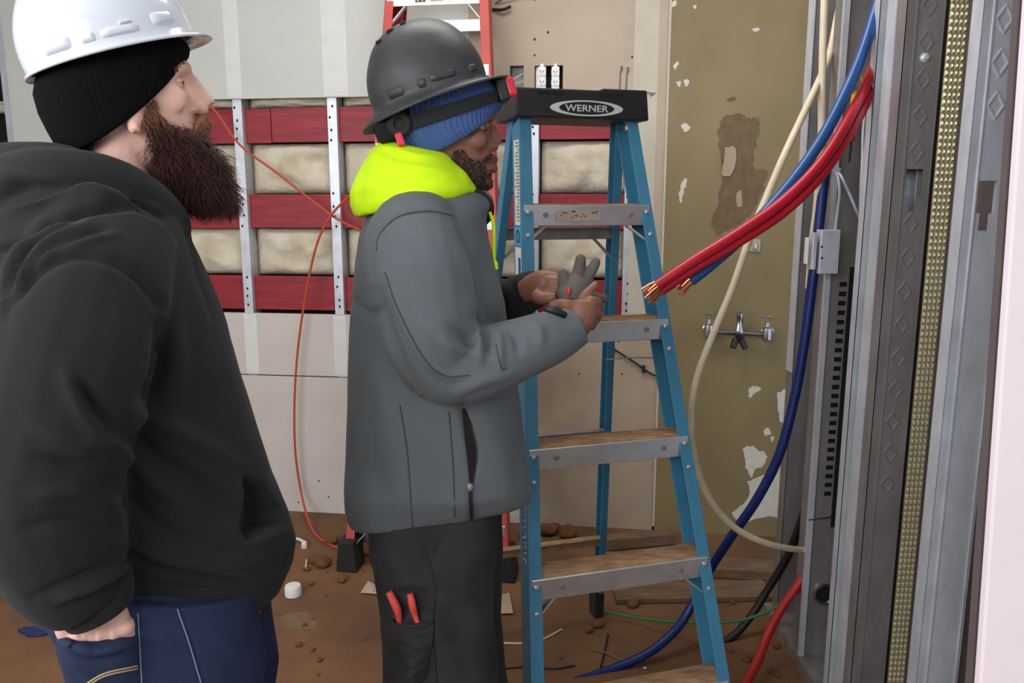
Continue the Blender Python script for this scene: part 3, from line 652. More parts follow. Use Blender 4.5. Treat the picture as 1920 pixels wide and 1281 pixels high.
# ------------------------------------------------------------ cables and things hung on the partition
def cable(name, pts, r, m, label, cat='cable', n=12, k=8, group=None):
    o = MB().tube([V(p) for p in cr([at(*p) for p in pts], k)], r, n).build(name, M[m], smooth=True); tag(o, label, cat); return o
def strands(tip, back, R, parent, nst=9, L=.05, sp=.3):
    d = (tip-back).normalized(); x = d.orthogonal().normalized(); y = d.cross(x); rr = random.Random(5)
    for i in range(nst):
        a = 2*PI*i/(nst-1) if i < nst-1 else 0; q = R*.55 if i < nst-1 else 0; s0 = tip-d*.012+(x*math.cos(a)+y*math.sin(a))*q
        e = s0+d*(L*rr.uniform(.7, 1.05))+(x*math.cos(a)+y*math.sin(a))*q*rr.uniform(.1, 1.6)*sp*2+V((0, 0, -.006*rr.random()))
        MB().tube([s0, s0.lerp(e, .55)+V((0, 0, .002)), e], R*.24, 6).build('copper_strand', M['copper'], parent, smooth=True)
def thick(pts, r, m, label, bare=True):
    P = [V(p) for p in cr([at(*p) for p in pts], 8)]; o = MB().tube(P, r, 14).build('power_cable', M[m], smooth=True); tag(o, label, 'cable')
    if bare: strands(P[-1], P[-3], r, o)
    return o
thick([(1662, -40, 2.12), (1648, 0, 2.10), (1622, 85, 2.05), (1590, 165, 2.0), (1540, 262, 1.96), (1478, 350, 1.92), (1400, 436, 1.88), (1338, 492, 1.86), (1294, 527, 1.85)], .0145, 'bluec', 'thick bright blue cable sweeping down to a bare copper end beside the ladder')
thick([(1668, 40, 2.2), (1646, 104, 2.12), (1606, 196, 1.99), (1545, 298, 1.9), (1468, 378, 1.87), (1380, 440, 1.84), (1300, 490, 1.82), (1232, 536, 1.81)], .0135, 'redc', 'upper of two red cables lying together, ending in splayed copper strands')
thick([(1680, 70, 2.2), (1652, 128, 2.12), (1612, 216, 2.0), (1550, 316, 1.91), (1474, 394, 1.88), (1386, 453, 1.85), (1306, 501, 1.83), (1240, 545, 1.82)], .0125, 'redc', 'lower of two red cables lying together, just under its twin')
cable('flexible_cable', [(1546, -40, 2.24), (1546, 0, 2.24), (1543, 90, 2.24), (1541, 180, 2.24), (1540, 260, 2.24), (1536, 330, 2.25), (1530, 400, 2.27), (1522, 460, 2.29), (1516, 540, 2.32)], .0105, 'cream', 'straight cream cable running down the far stud at the top')
cable('flexible_cable', [(1590, -60, 2.46), (1570, 30, 2.40), (1557, 95, 2.34), (1538, 146, 2.26), (1506, 215, 2.17), (1470, 292, 2.1), (1438, 368, 2.1), (1408, 440, 2.1), (1374, 538, 2.1), (1338, 625, 2.1), (1308, 705, 2.1), (1297, 775, 2.1), (1303, 860, 2.1), (1330, 935, 2.1), (1378, 990, 2.12), (1440, 1020, 2.16), (1500, 1031, 2.27), (1545, 1030, 2.38)], .0098, 'cream', 'long cream cable hanging in a loop in front of the olive wall')
cable('power_cable', [(1552, 290, 2.3), (1545, 340, 2.26), (1537, 410, 2.24), (1528, 490, 2.22), (1518, 570, 2.22), (1507, 650, 2.22), (1490, 745, 2.22), (1462, 850, 2.22), (1420, 935, 2.24), (1372, 1005, 2.28), (1330, 1070, 2.34), (1300, 1130, 2.35), (1268, 1180, 2.32), (1215, 1225, 2.27), (1140, 1258, 2.23), (1060, 1284, 2.18)], .0145, 'navy', 'dark blue cable dropping behind the grey box to the floor behind the ladder')
cable('power_cable', [(1524, 900, 2.36), (1508, 960, 2.38), (1478, 1040, 2.42), (1440, 1105, 2.44), (1405, 1160, 2.43), (1365, 1200, 2.40), (1310, 1217, 2.38), (1250, 1228, 2.36), (1190, 1240, 2.34)], .013, 'blk', 'black cable curving from the partition foot to the floor')
cable('power_cable', [(1522, 1040, 2.32), (1500, 1090, 2.3), (1466, 1140, 2.27), (1440, 1190, 2.22), (1418, 1245, 2.14), (1385, 1300, 2.05), (1350, 1330, 2.0)], .014, 'redd', 'dull red cable at the bottom curving out of the partition foot')
cable('thin_wire', [(1512, 1095, 2.3), (1480, 1122, 2.3), (1440, 1146, 2.3), (1390, 1163, 2.32), (1330, 1168, 2.35), (1260, 1166, 2.42), (1190, 1158, 2.5), (1135, 1146, 2.54)], .005, 'green', 'green wire strung low from the partition to the rear foot of the blue ladder', 'wire')
cable('thin_wire', [(1516, 975, 2.25), (1545, 972, 2.24), (1570, 966, 2.25), (1580, 955, 2.262)], .002, 'blk', 'thin black wire crossing the dull stud above the ring', 'wire')
def armored(pts, r, label, k=30):
    P = [V(p) for p in cr([at(*p) for p in pts], k)]; L = [0]
    for a, b in zip(P, P[1:]): L.append(L[-1]+(b-a).length)
    n = int(L[-1]/.0028); Q = []
    for i in range(n+1):
        s = L[-1]*i/n; j = max(0, min(len(P)-2, next((q for q in range(len(L)) if L[q] > s), len(L)-1)-1)); f = (s-L[j])/max(1e-9, L[j+1]-L[j]); Q.append(P[j].lerp(P[j+1], f))
    o = MB().tube(Q, [r*(1 if i % 2 else .78) for i in range(n+1)], 8).build('armored_cable', M['galv'], smooth=True); tag(o, label, 'cable')
armored([(1652, 55, 2.2), (1646, 100, 2.19), (1634, 150, 2.18), (1626, 190, 2.18), (1619, 240, 2.18), (1617, 300, 2.18), (1614, 360, 2.18), (1612, 430, 2.18)], .0048, 'ribbed steel cable hanging straight beside the screwdrivers')
armored([(1562, 312, 2.2), (1571, 332, 2.19), (1574, 362, 2.19), (1570, 400, 2.2), (1566, 435, 2.21)], .0048, 'left leg of the ribbed steel cable loop above the grey box')
armored([(1563, 310, 2.2), (1578, 332, 2.18), (1592, 362, 2.18), (1606, 395, 2.18), (1616, 420, 2.2)], .0048, 'right leg of the ribbed steel cable loop above the grey box')
cable('cable_strap', [(1558, 306, 2.19), (1564, 312, 2.185), (1574, 320, 2.185)], .006, 'galv', 'small steel clip at the tip of the ribbed cable loop', 'clip', k=4)
for nm, xx, y0, y1, mm, lab in (('screwdriver', 1600, 172, 256, 'yellow', 'yellow handled screwdriver stuck between the studs'), ('screwdriver', 1631, 168, 250, 'greenh', 'green handled screwdriver stuck between the studs')):
    e = empty(nm, at(xx, y1+50, 2.2)); tag(e, lab, 'screwdriver')
    m = MB(); a, b = at(xx+5, y0, 2.2), at(xx-3, y1, 2.2); d = b-a; L = d.length
    m.lathe(a, d, [(0, .006), (L*.08, .012), (L*.45, .0125), (L*.8, .011), (L*.9, .013), (L, .008)], 8); m.build('handle', M[mm], e, smooth=True)
    m = MB(); m.tube([b, b+d.normalized()*.012], .009, 10); m.build('collar', M['redd' if mm == 'yellow' else 'black'], e); m = MB(); m.tube([b, b+d.normalized()*.07], .0035, 8); m.build('shaft', M['rubber'], e)
m = MB().tube([V(p) for p in cr([at(1600, 175, 2.195), at(1597, 150, 2.195), at(1606, 138, 2.195), at(1616, 148, 2.195), at(1614, 172, 2.195)], 6)], .003, 8).build('yellow_loop', M['yellow'], smooth=True); tag(m, 'yellow wire loop above the yellow screwdriver', 'wire')
# grey junction box
Yj = 2.19; e = empty('junction_box', at(1545, 515, Yj)); tag(e, 'grey steel junction box clamped on the far stud', 'box')
p0, p1 = at(1534, 514, Yj), at(1577, 431, Yj)
m = MB(); m.box((p0.x, Yj, p0.z), (p1.x, Yj+.05, p1.z)); bx = m.build('box_body', M['galv'], e, bevel=.002)
MB().box((p0.x+.002, Yj-.003, p0.z+.002), (p1.x-.002, Yj, p1.z-.002)).build('cover', M['galv'], bx, bevel=.001)
for yy in (463, 484):
    p = at(1541, yy, Yj-.003); MB().lathe(V((p.x, Yj-.003, p.z)), (0, -1, 0), [(0, .0032), (.001, .0032)], 10).build('screw', M['dark'], bx)
m = MB(); q0, q1 = at(1520, 506, Yj), at(1533, 436, Yj); m.box((q0.x, Yj-.004, q0.z), (q1.x, Yj+.03, q1.z)); m.build('clamp', M['galv'], e, bevel=.002)
m = MB(); q0, q1 = at(1512, 496, Yj), at(1519, 446, Yj); m.box((q0.x, Yj+.002, q0.z), (q1.x, Yj+.025, q1.z)); m.build('clamp', M['white'], e, bevel=.002)

# ------------------------------------------------------------ litter on the floor
def clod(px, py, r, m, name, label, cat, group=None, sq=.6):
    p = onfloor(px, py); v = []; mb = MB().ball(p+V((0, 0, r*sq*.8)), r, (1, .9, sq), 7); sd = px*.37
    mb.v = [tuple(V(q)+(V(q)-p)*(.55*noise.noise(V(q)*(.7/r)+V((sd, 0, 0))))) for q in mb.v]
    lo = min(q[2] for q in mb.v); mb.v = [(a, b, c-lo) for a, b, c in mb.v]
    o = mb.build(name, M[m], smooth='all'); tag(o, label, cat, group)
G = 'small dirt clods scattered on the floor'
rr = random.Random(11)
for px, py, r, lab in ((592, 1055, .03, 'left of two big dirt clods beside the red ladder left foot'), (606, 1063, .035, 'right of two big dirt clods beside the red ladder left foot'), (622, 1018, .03, 'dirt clod under the hanging orange cord end by the wall'),
    (985, 1010, .03, 'smallest of three reddish dirt lumps at the wall behind the blue ladder left rail'), (1030, 1002, .05, 'biggest of three reddish dirt lumps at the wall behind the blue ladder'), (1066, 1008, .042, 'right one of three reddish dirt lumps at the wall behind the blue ladder'),
    (640, 1092, .018, 'dirt clod just in front of the red ladder left foot'), (1122, 1175, .02, 'dirt clod in front of the blue ladder rear right foot'), (1186, 1138, .022, 'dirt clod on the floor by the bare end of the green wire'), (1432, 1128, .02, 'dirt clod between the black and the dull red cable')):
    clod(px, py, r, 'dirt', 'dirt_clod', lab, 'dirt clod', 'bigger dirt clods on the floor')
for px, py, r in ((575, 1070, .016), (536, 1072, .012), (1400, 1240, .016), (1105, 1185, .015), (1170, 1090, .014), (1210, 1100, .016), (1240, 1105, .015), (600, 1240, .01), (560, 1212, .012), (1455, 1215, .014), (1345, 1240, .014)):
    clod(px, py, r, 'dirt', 'dirt_clod', 'small brown clod of dirt on the floor', 'dirt clod', G)
for _ in range(30):
    px, py = rr.uniform(500, 1460), rr.uniform(1010, 1270); clod(px, py, rr.uniform(.004, .010), 'dirt' if rr.random() < .8 else 'chip', 'dirt_clod', 'small brown clod of dirt on the floor', 'dirt clod', G)
p = onfloor(550, 1116); m = MB().lathe(p, (0, 0, 1), [(0, .024), (.002, .031), (.034, .031), (.040, .028), (.041, .02)], 24); o = m.build('plastic_stopper', M['white'], smooth=True); tag(o, 'white round plastic stopper on the brown floor', 'stopper')
m = MB(); q = [onfloor(553, 1010, .006), onfloor(562, 1012, .012), onfloor(570, 1018, .012), onfloor(570, 1026, .008)]; m.tube([V(a) for a in cr(q, 5)], [.006]*10+[.012]*6, 8); o = m.build('plastic_hook', M['white'], smooth=True); tag(o, 'white hook-shaped plastic piece near the hanging cord', 'plastic')
m = MB().tube([onfloor(575, 1050, .004), onfloor(573, 1066, .004)], .0035, 6); tag(m.build('plaster_sliver', M['chip']), 'thin pale sliver lying by the dirt near the red ladder foot', 'sliver')
def scrap(pts, m, label, name='paper_scrap'):
    P = [onfloor(x, y, .004+.006*(i % 2)) for i, (x, y) in enumerate(pts)]; o = MB().prism(P, (0, 0, .0012)).build(name, M[m]); tag(o, label, 'paper')
scrap([(676, 1112), (690, 1090), (706, 1098), (708, 1114)], 'beige', 'translucent beige scrap on the floor by the man in grey')
scrap([(925, 1152), (930, 1118), (955, 1112), (962, 1150)], 'dirty', 'crumpled beige paper on the floor by the left foot of the blue ladder')
for pts, r, mm, lab in (([(938, 1206), (985, 1206), (1020, 1198), (1054, 1180)], .0035, 'cream', 'thin pale wire curving on the floor left of the ladder'), ([(940, 1254), (990, 1250), (1040, 1254), (1078, 1248)], .003, 'blk', 'thin dark wire on the floor at the bottom by the ladder'),
                     ([(1105, 1216), (1140, 1226), (1170, 1240), (1195, 1248)], .004, 'paper', 'thin brown stick meeting the cables on the floor'), ([(1140, 1190), (1134, 1220), (1126, 1252)], .003, 'blk', 'thin dark wire pointing toward the cables on the floor')):
    o = MB().tube([V(q) for q in cr([onfloor(x, y, r+.001) for x, y in pts], 6)], r, 6).build('floor_wire', M[mm], smooth=True); tag(o, lab, 'wire')

o = MB(); P = [onfloor(62+26*math.cos(t)+(6*math.sin(3*t)), 1186+9*math.sin(t), .002) for t in [2*PI*k/14 for k in range(14)]]; o.prism(P, (0, 0, .006)); o = o.build('blue_blob', M['navy'], bevel=.002); tag(o, 'small dark blue rag on the floor behind the bearded man', 'blob')  # thin dark blue slab with a wavy outline
P = [onfloor(560+34*math.cos(t)+4*math.sin(3*t), 1166+17*math.sin(t)+2*math.cos(2*t), .0002) for t in [2*PI*k/20 for k in range(20)]]; MB().prism(P, (0, 0, .0006)).build('floor_stain', M['paper'], floor)
# ------------------------------------------------------------ people
M.update(
    skin1=mat('fair_skin', (226, 176, 160), .55, var=.08, vs=18, bump=.03, bs=220),
    skin2=mat('brown_skin', (128, 82, 64), .5, var=.16, vs=18, bump=.03, bs=220),
    hoodie=mat('black_fleece', (27, 27, 28), .95, var=.15, vs=7, bump=.08, bs=260, sheen=.04),
    knit1=mat('black_knit', (9, 9, 10), .97, bump=.1, bs=200, spec=.15),
    jeans=mat('blue_denim', (27, 40, 72), .85, var=.22, vs=9, bump=.1, bs=300),
    stitch=mat('denim_stitch', (128, 142, 176), .8), stitch2=mat('tan_stitch', (190, 160, 120), .8),
    hatw=mat('white_hat_shell', (216, 220, 230), .16, coat=.5), hatg=mat('grey_hat_shell', (70, 70, 70), .5, var=.3, vs=11, c2=(50, 51, 54), thr=(.42, .72), bump=.05, bs=50),
    scuff=mat('hat_scuff', (120, 120, 120), .6),
    beard1=mat('auburn_beard', (74, 38, 30), .6, var=.4, vs=24), beard1b=mat('light_auburn_beard', (140, 92, 68), .6, var=.3, vs=24), hair2=mat('black_beard', (38, 28, 25), .7),
    brow=mat('brown_brow', (110, 78, 62), .8), eyew=mat('eye_white', (225, 220, 214), .2), iris=mat('iris', (52, 50, 48), .15), lash=mat('lash', (40, 30, 28), .8),
    lips2=mat('lips', (120, 70, 62), .5), gold=mat('gold_stud', (230, 190, 120), .25, metal=.9),
    jacket=mat('grey_softshell', (92, 97, 101), .8, var=.10, vs=7, bump=.04, bs=300, sheen=.06),
    jdark=mat('dark_lining', (30, 31, 33), .9), seamg=mat('grey_seam', (62, 66, 70), .85), neon=mat('neon_hood', (214, 255, 0), .8, var=.05, vs=9, bump=.05, bs=200),
    knit2=mat('blue_knit', (62, 86, 138), .9, var=.12, vs=30, bump=.06, bs=260), pants=mat('dark_work_trousers', (52, 50, 49), .85, var=.3, vs=8, bump=.06, bs=200, c2=(30, 30, 32), thr=(.38, .75)),
    glove=mat('grey_glove', (92, 84, 78), .85, var=.2, vs=30, bump=.1, bs=200), redp=mat('red_plastic', (212, 40, 58), .35), pliers=mat('red_grip', (216, 78, 68), .5, var=.1, vs=40), boot=mat('brown_boot', (70, 52, 40), .8),
)
def ringF(F, b, f, w, d=0, e=2.2, nf=0., lift=0., sag=0., n=36, rib=0, ribn=60):
    B, Fp = F.p(b[0], b[1], d), F.p(f[0], f[1], d); c = (B+Fp)/2; h = (Fp-B)/2; out = []
    for k in range(n):
        a = 2*PI*k/n; ca, sa = math.cos(a), math.sin(a)
        x = math.copysign(abs(ca)**(2/e), ca); y = math.copysign(abs(sa)**(2/e), sa)
        q = 1+rib*math.cos(ribn*a)
        out.append(c+h*x*q+F.n*(w*y*q*(1-nf*(ca+1)/2))+V((0, 0, max(0, -sa)*lift-abs(sa)**1.5*sag)))
    return out
def loftF(F, specs, mb=None, **kw):
    mb = mb or MB(); rs = []
    for s in specs:
        k = dict(kw); s = list(s)
        if isinstance(s[-1], dict): k.update(s.pop())
        rs.append(ringF(F, s[0], s[1], s[2], **k))
    return mb.loft(rs)
def tubeF(F, pts, mb=None, k=5, n=18):
    mb = mb or MB(); P = [tuple(F.p(x, y, d))+(r,) for x, y, d, r in pts]; Q = cr(P, k); return mb.tube([V(q[:3]) for q in Q], [float(q[3]) for q in Q], n)
def finger(F, pts, mb, r=.0085): 
    return tubeF(F, [(x, y, d, r*(1.08-.22*i/(len(pts)-1))) for i, (x, y, d) in enumerate(pts)], mb, 4, 10).ball(F.p(*pts[-1]), r*.86, n=7)
def hair(bvh, poly, n, L, R, flow, F, jit=.5, lift=.35, both=True, seed=1, taper=.25, far=False):
    rr = random.Random(seed); X = [p[0] for p in poly]; Yv = [p[1] for p in poly]; mb = MB(); cnt = 0; tries = 0
    def inside(x, y):
        r = False; j = len(poly)-1
        for i in range(len(poly)):
            if (poly[i][1] > y) != (poly[j][1] > y) and x < (poly[j][0]-poly[i][0])*(y-poly[i][1])/(poly[j][1]-poly[i][1])+poly[i][0]: r = not r
            j = i
        return r
    while cnt < n and tries < n*6:
        tries += 1; x, y = rr.uniform(min(X), max(X)), rr.uniform(min(Yv), max(Yv))
        if not inside(x, y): continue
        h = hit(bvh, x, y)
        if h is None: continue
        p, nn = h; nn = nn if nn.dot(p-CAM) < 0 else -nn
        fx, fz = flow(x, y); dr = (F.t*fx+V((0, 0, fz))+nn*lift+V((rr.gauss(0, 1), rr.gauss(0, 1), rr.gauss(0, 1)))*jit*.35).normalized()
        l = L*rr.uniform(.6, 1.2); q1 = p-nn*.001; q2 = p+dr*l*.5; q3 = p+(dr+V((0, 0, -.25))).normalized()*l+V((rr.gauss(0, 1), rr.gauss(0, 1), rr.gauss(0, 1)))*l*.07
        for sgn in ((1, -1) if both else ((-1,) if far else (1,))):
            pts = [q1, q2, q3]
            if sgn < 0: pts = [q-F.n*(2*(q-F.c).dot(F.n)) for q in pts]
            mb.tube(pts, [R, R*.8, R*taper], 3, cap=False)
        cnt += 1
    return mb
def hatmesh(F, o, tilt, a, b, Hh, brim, drop, e=2.5, thick=.004, nb=72, ridge=.003, d=0, bulge=.03):
    O = F.p(o[0], o[1], d); c, s = math.cos(tilt), math.sin(tilt); E1 = F.t*c+V((0, 0, s)); E3 = V((0, 0, c))-F.t*s; E2 = F.n
    def P(ph, h, k=1.0, off=0.):
        q = max(0., 1-(h/Hh)**e)**(1/e); bul = 1+bulge*math.sin(min(1, h/Hh*1.6)*PI)
        x, y = a*q*bul*math.cos(ph), b*q*bul*math.sin(ph); r = math.hypot(x, y)+1e-9; z = h
        z += ridge*math.exp(-(y/.022)**2)*min(1, h/Hh*1.3)
        return O+(E1*x+E2*y)*(k*(1+off/max(r, .02)))+E3*(z*k if k < 1 else z+off*(h/Hh))
    A = [2*PI*k/nb for k in range(nb)]; hs = [Hh*math.sin(t*PI/2) for t in [i/22 for i in range(22)]]+[Hh*.9995]
    bw = lambda ph: brim(ph); rings = []
    for h in hs[::-1]: rings.append([P(t, h) for t in A])
    for q in (.3, .65, 1.0): rings.append([O+E1*((a+bw(t)*q)*math.cos(t))+E2*((b+bw(t)*q)*math.sin(t))-E3*(drop(t)*q) for t in A])
    rings.append([O+E1*((a+bw(t))*math.cos(t))+E2*((b+bw(t))*math.sin(t))-E3*(drop(t)+thick) for t in A])
    rings.append([O+E1*((a-.004)*math.cos(t))+E2*((b-.004)*math.sin(t))-E3*thick for t in A])
    for h in hs: rings.append([P(t, h, .955) for t in A])
    return MB().loft(rings), P, (O, E1, E2, E3)
def boss(P, ph0, ph1, h0, h1, off, th=.003, n=10, rnd=True):
    mb = MB(); nu, nv = n, 6; g = []
    for lay in (0, 1):
        for j in range(nv+1):
            for i in range(nu+1):
                u, v = i/nu, j/nv; k = 1.0
                if lay and rnd: k = min(1, 5*min(u, 1-u)+.1)*min(1, 4*min(v, 1-v)+.1)
                g.append(P(ph0+(ph1-ph0)*u, h0+(h1-h0)*v, 1.0, off-.002+(th+.002)*lay*k))
    fs = []; w_ = nu+1; m = (nu+1)*(nv+1)
    for j in range(nv):
        for i in range(nu):
            q = j*w_+i; fs += [(q+m, q+1+m, q+w_+1+m, q+w_+m), (q, q+w_, q+w_+1, q+1)]
    for i in range(nu): fs += [(i, i+1, i+1+m, i+m), (nv*w_+i+1, nv*w_+i, nv*w_+i+m, nv*w_+i+1+m)]
    for j in range(nv): fs += [((j+1)*w_, j*w_, j*w_+m, (j+1)*w_+m), (j*w_+nu, (j+1)*w_+nu, (j+1)*w_+nu+m, j*w_+nu+m)]
    return mb.add(g, fs)
def eyeball(F, c, d, parent, skin, r=.0122, iris='iris', look=(1, 0, 0)):
    o = F.p(c[0], c[1], d); e = MB().ball(o, r, n=12).build('eye', M['eyew'], parent, smooth='all')
    fw = (F.t*look[0]+F.n*look[1]+V((0, 0, look[2]))).normalized()
    MB().lathe(o+fw*(r*.84), fw, [(0, .0062), (.0017, .0058), (.0026, .003), (.0028, .0005)], 16).build('iris', M[iris], e, smooth=True)
    up = V((0, 0, 1)); sd = fw.cross(up).normalized()
    def lid(sg, full, rr, wd=1.5):
        mb = MB(); rings = []; ts = [-1.75+3.5*k/20 for k in range(21)]
        for i in range(7):
            row = []
            for t in ts:
                q = .36*max(0., 1-(t/1.05)**2)-.02; ph = sg*(q*(1 if sg > 0 else .75)+(wd-q)*i/6) if full else (q+(.07)*i/6)
                row.append(o+((fw*math.cos(ph)+up*math.sin(ph))*math.cos(t)+sd*math.sin(t))*rr)
            rings.append(row)
        n_ = len(ts); vs = [p for R_ in rings for p in R_]; fs = [(i*n_+j, i*n_+j+1, (i+1)*n_+j+1, (i+1)*n_+j) for i in range(6) for j in range(n_-1)]
        n = len(vs); vs += [o+(p-o)*.93 for p in vs]; fs += [tuple(x+n for x in f[::-1]) for f in fs]
        return mb.add(vs, fs)
    return e, lid(1, True, r*1.10), lid(-1, True, r*1.08), lid(1, False, r*1.16)
def press(v, f, poly, depth, soft=10, near=True):
    n = normals(v, f); X, Yp, zc = proj(v); view = ((v-np.array(CAM))*n).sum(1) < .02
    ins = np.zeros(len(X), bool); j = len(poly)-1
    for i in range(len(poly)):
        xi, yi = poly[i]; xj, yj = poly[j]
        c = ((yi > Yp) != (yj > Yp)) & (X < (xj-xi)*(Yp-yi)/(yj-yi+1e-9)+xi); ins ^= c; j = i
    d, _ = segdist(X, Yp, list(poly)+[poly[0]]); k = np.where(ins, np.clip(d/soft, 0, 1), 0)*depth*view
    return v-n*k[:, None]
def legs(F, specs, far, dn, foot, wn):
    mb = MB()
    for sg, dx in ((-1, 0), (1, far)):
        loftF(F, [((b+dx, y), (f+dx, y2), w_, dict(d=sg*dn)) for b, f, y, y2, w_ in specs], mb, e=2.1, n=28)
    return mb

# ---------------- bearded man in the black hoodie
F1 = Frame(250, 1.33); F = F1
b = loftF(F, [((170, 45), (270, 38), .045), ((125, 65), (305, 55), .06), ((98, 90), (332, 80), .07), ((88, 115), (349, 108), .076), ((88, 140), (350, 138), .077), ((98, 172), (352, 172), .074), ((116, 210), (362, 210), .068),
    ((140, 245), (370, 244), .062), ((170, 280), (372, 282), .055), ((205, 305), (366, 306), .045), ((240, 318), (350, 318), .03)], e=2.3, nf=.14, n=40)
loftF(F, [((165, 230), (285, 250), .055), ((160, 290), (282, 310), .057), ((150, 340), (290, 370), .064), ((110, 400), (300, 420), .09), ((60, 470), (310, 480), .1), ((60, 700), (330, 700), .08), ((90, 1000), (380, 1000), .08), ((120, 1150), (400, 1150), .08)], b, n=24)
tubeF(F, [(352, 140, 0, .008), (362, 152, 0, .0085), (374, 170, 0, .0098), (386, 190, 0, .0125), (389, 198, 0, .0135)], b); tubeF(F, [(350, 150, 0, .010), (360, 178, 0, .014), (368, 200, 0, .016), (366, 214, 0, .014)], b)   # nose
for s in (-1, 1): tubeF(F, [(344, 168, s*.016, .010), (354, 190, s*.018, .012), (358, 212, s*.020, .012)], b)
for s in (-1, 1): tubeF(F, [(366, 190, s*.010, .006), (378, 203, s*.011, .0085), (386, 204, s*.006, .008)], b, n=12)
tubeF(F, [(330, 131, -.046, .006), (344, 128, -.030, .009), (349, 127, 0, .008), (344, 128, .030, .009), (330, 131, .046, .006)], b)   # brow
for s in (-1, 1): b.ball(F.p(312, 184, s*.046), .020, (1.5, .5, 1.2), 8, (F.t, F.n, V((0, 0, 1))))                                       # cheek
tubeF(F, [(374, 232, -.018, .006), (383, 233, 0, .009), (374, 232, .018, .006)], b); tubeF(F, [(372, 248, -.016, .006), (380, 249, 0, .008), (372, 248, .016, .006)], b)
for s in (-1, 1): b.ball(F.p(250, 218, s*.064), .022, (.6, .4, 1.1), 9, (F.t, F.n, V((0, 0, 1)))); b.ball(F.p(252, 238, s*.071), .012, (.8, .6, 1), 8, (F.t, F.n, V((0, 0, 1))))
tubeF(F, [(200, 470, -.05, .05), (170, 560, -.16, .04), (90, 860, -.2, .035), (140, 1010, -.2, .032), (178, 1112, -.19, .030)], b)        # arms inside the sleeves
tubeF(F, [(200, 470, .05, .05), (190, 560, .16, .04), (150, 850, .2, .035), (300, 1000, .15, .03), (400, 1040, .1, .028)], b); b.ball(F.p(420, 1050, .09), .04, n=8)
# near hand going into the pocket: back of the hand, knuckles, thumb, four fingers
HD = -.185
loftF(F, [((158, 1095), (215, 1085), .022), ((146, 1130), (226, 1118), .022), ((132, 1160), (242, 1146), .021), ((124, 1182), (248, 1168), .020), ((130, 1202), (246, 1190), .018), ((140, 1222), (240, 1212), .012)], b, d=HD, n=28)
for i, (x, y) in enumerate(((236, 1176), (210, 1188), (180, 1194), (150, 1192))):
    b.ball(F.p(x, y, HD-.013), .0125, n=8); finger(F, [(x, y-14, HD-.006), (x+2, y+8, HD-.010), (x+10, y+50, HD+.004), (x+18, y+85, HD+.014)], b, .0105)
tubeF(F, [(140, 1135, HD, .015), (120, 1156, HD+.004, .0125), (120, 1182, HD, .0115), (134, 1208, HD-.002, .010)], b, n=12)
v, f = fuse(b, .0027, 8)
X, Yp, zc = proj(v)
for c, d, r in (((333, 157), -.030, .0158), ((333, 157), .030, .0158)):
    o = np.array(F.p(c[0], c[1], d)); q = v-o; l = np.linalg.norm(q, axis=1); m = l < r; v[m] -= np.array(F.t)[None]*((r-l[m])*.7)[:, None]
v = folds(v, f, [([(366, 196), (368, 206), (376, 212)], -.0022, 3.5), ([(360, 205), (366, 225), (362, 240)], -.0012, 5), ([(240, 236), (258, 230), (266, 244)], -.002, 3), ([(150, 1175), (152, 1200)], -.003, 5), ([(178, 1180), (178, 1206)], -.003, 5), ([(204, 1180), (204, 1204)], -.003, 5)])
p1 = fromvf(v, f).build('person', M['skin1'], smooth='all')
tag(p1, 'bearded person in black hoodie and white hard hat looking right, hand in jeans pocket', 'person')
bv1 = surf(v, f)
for d in (-.030, .030):
    e, l1, l2, l3 = eyeball(F, (328, 157), d, p1, 'skin1', r=.0118); l1.build('eyelid', M['skin1'], p1, smooth='all'); l2.build('eyelid', M['skin1'], p1, smooth='all'); l3.build('eyelash', M['lash'], p1, smooth='all')
for fr_ in (False, True): hair(bv1, [(325, 140), (333, 128), (349, 119), (354, 128), (343, 137)], 320, .010, .0007, lambda x, y: (-.7, .2), F, lift=.12, jit=.3, both=False, far=fr_).build('eyebrow', M['brow'], p1, smooth='all')
MB().ball(F.p(251, 246, -.0805), .003, n=7).build('ear_stud', M['gold'], p1, smooth='all')
for x, y, r in ((379, 209, .0042),):
    MB().ball(F.p(x, y, -.0125), r, (1.3, .8, .6), 7, (F.t, F.n, V((0, 0, 1)))).build('nostril', M['lash'], p1, smooth='all')
# beard: full core plus strands
bm_ = loftF(F, [((268, 222), (300, 222), .066), ((264, 240), (352, 240), .067), ((264, 262), (384, 256), .066), ((268, 290), (408, 288), .064), ((282, 325), (426, 325), .060), ((305, 356), (438, 356), .052), ((330, 380), (440, 380), .040), ((362, 392), (430, 391), .02)], e=2.2, nf=.35, n=36)
bvv, bff = fuse(bm_, .005, 6); bvv = rough(bvv, bff, .007, 45, 3); bvv = rough(bvv, bff, .003, 130, 5)
bd = fromvf(bvv, bff).build('beard', M['beard1'], p1, smooth='all'); bbv = surf(bvv, bff)
flow = lambda x, y: (.15+.55*(x-270)/170, -.9)
hair(bbv, [(262, 225), (300, 225), (360, 240), (395, 258), (425, 300), (446, 360), (440, 392), (380, 400), (320, 372), (280, 320), (262, 265)], 6500, .024, .0005, flow, F, jit=1.25, lift=.40, seed=4).build('beard_hair', M['beard1'], bd, smooth='all')
hair(bv1, [(264, 232), (272, 196), (290, 180), (292, 205), (318, 232), (350, 246), (372, 240), (372, 262), (290, 262)], 1100, .016, .00045, lambda x, y: (.35, -.8), F, jit=.8, lift=.2, seed=6).build('beard_hair', M['beard1b'], bd, smooth='all')
mo = MB()
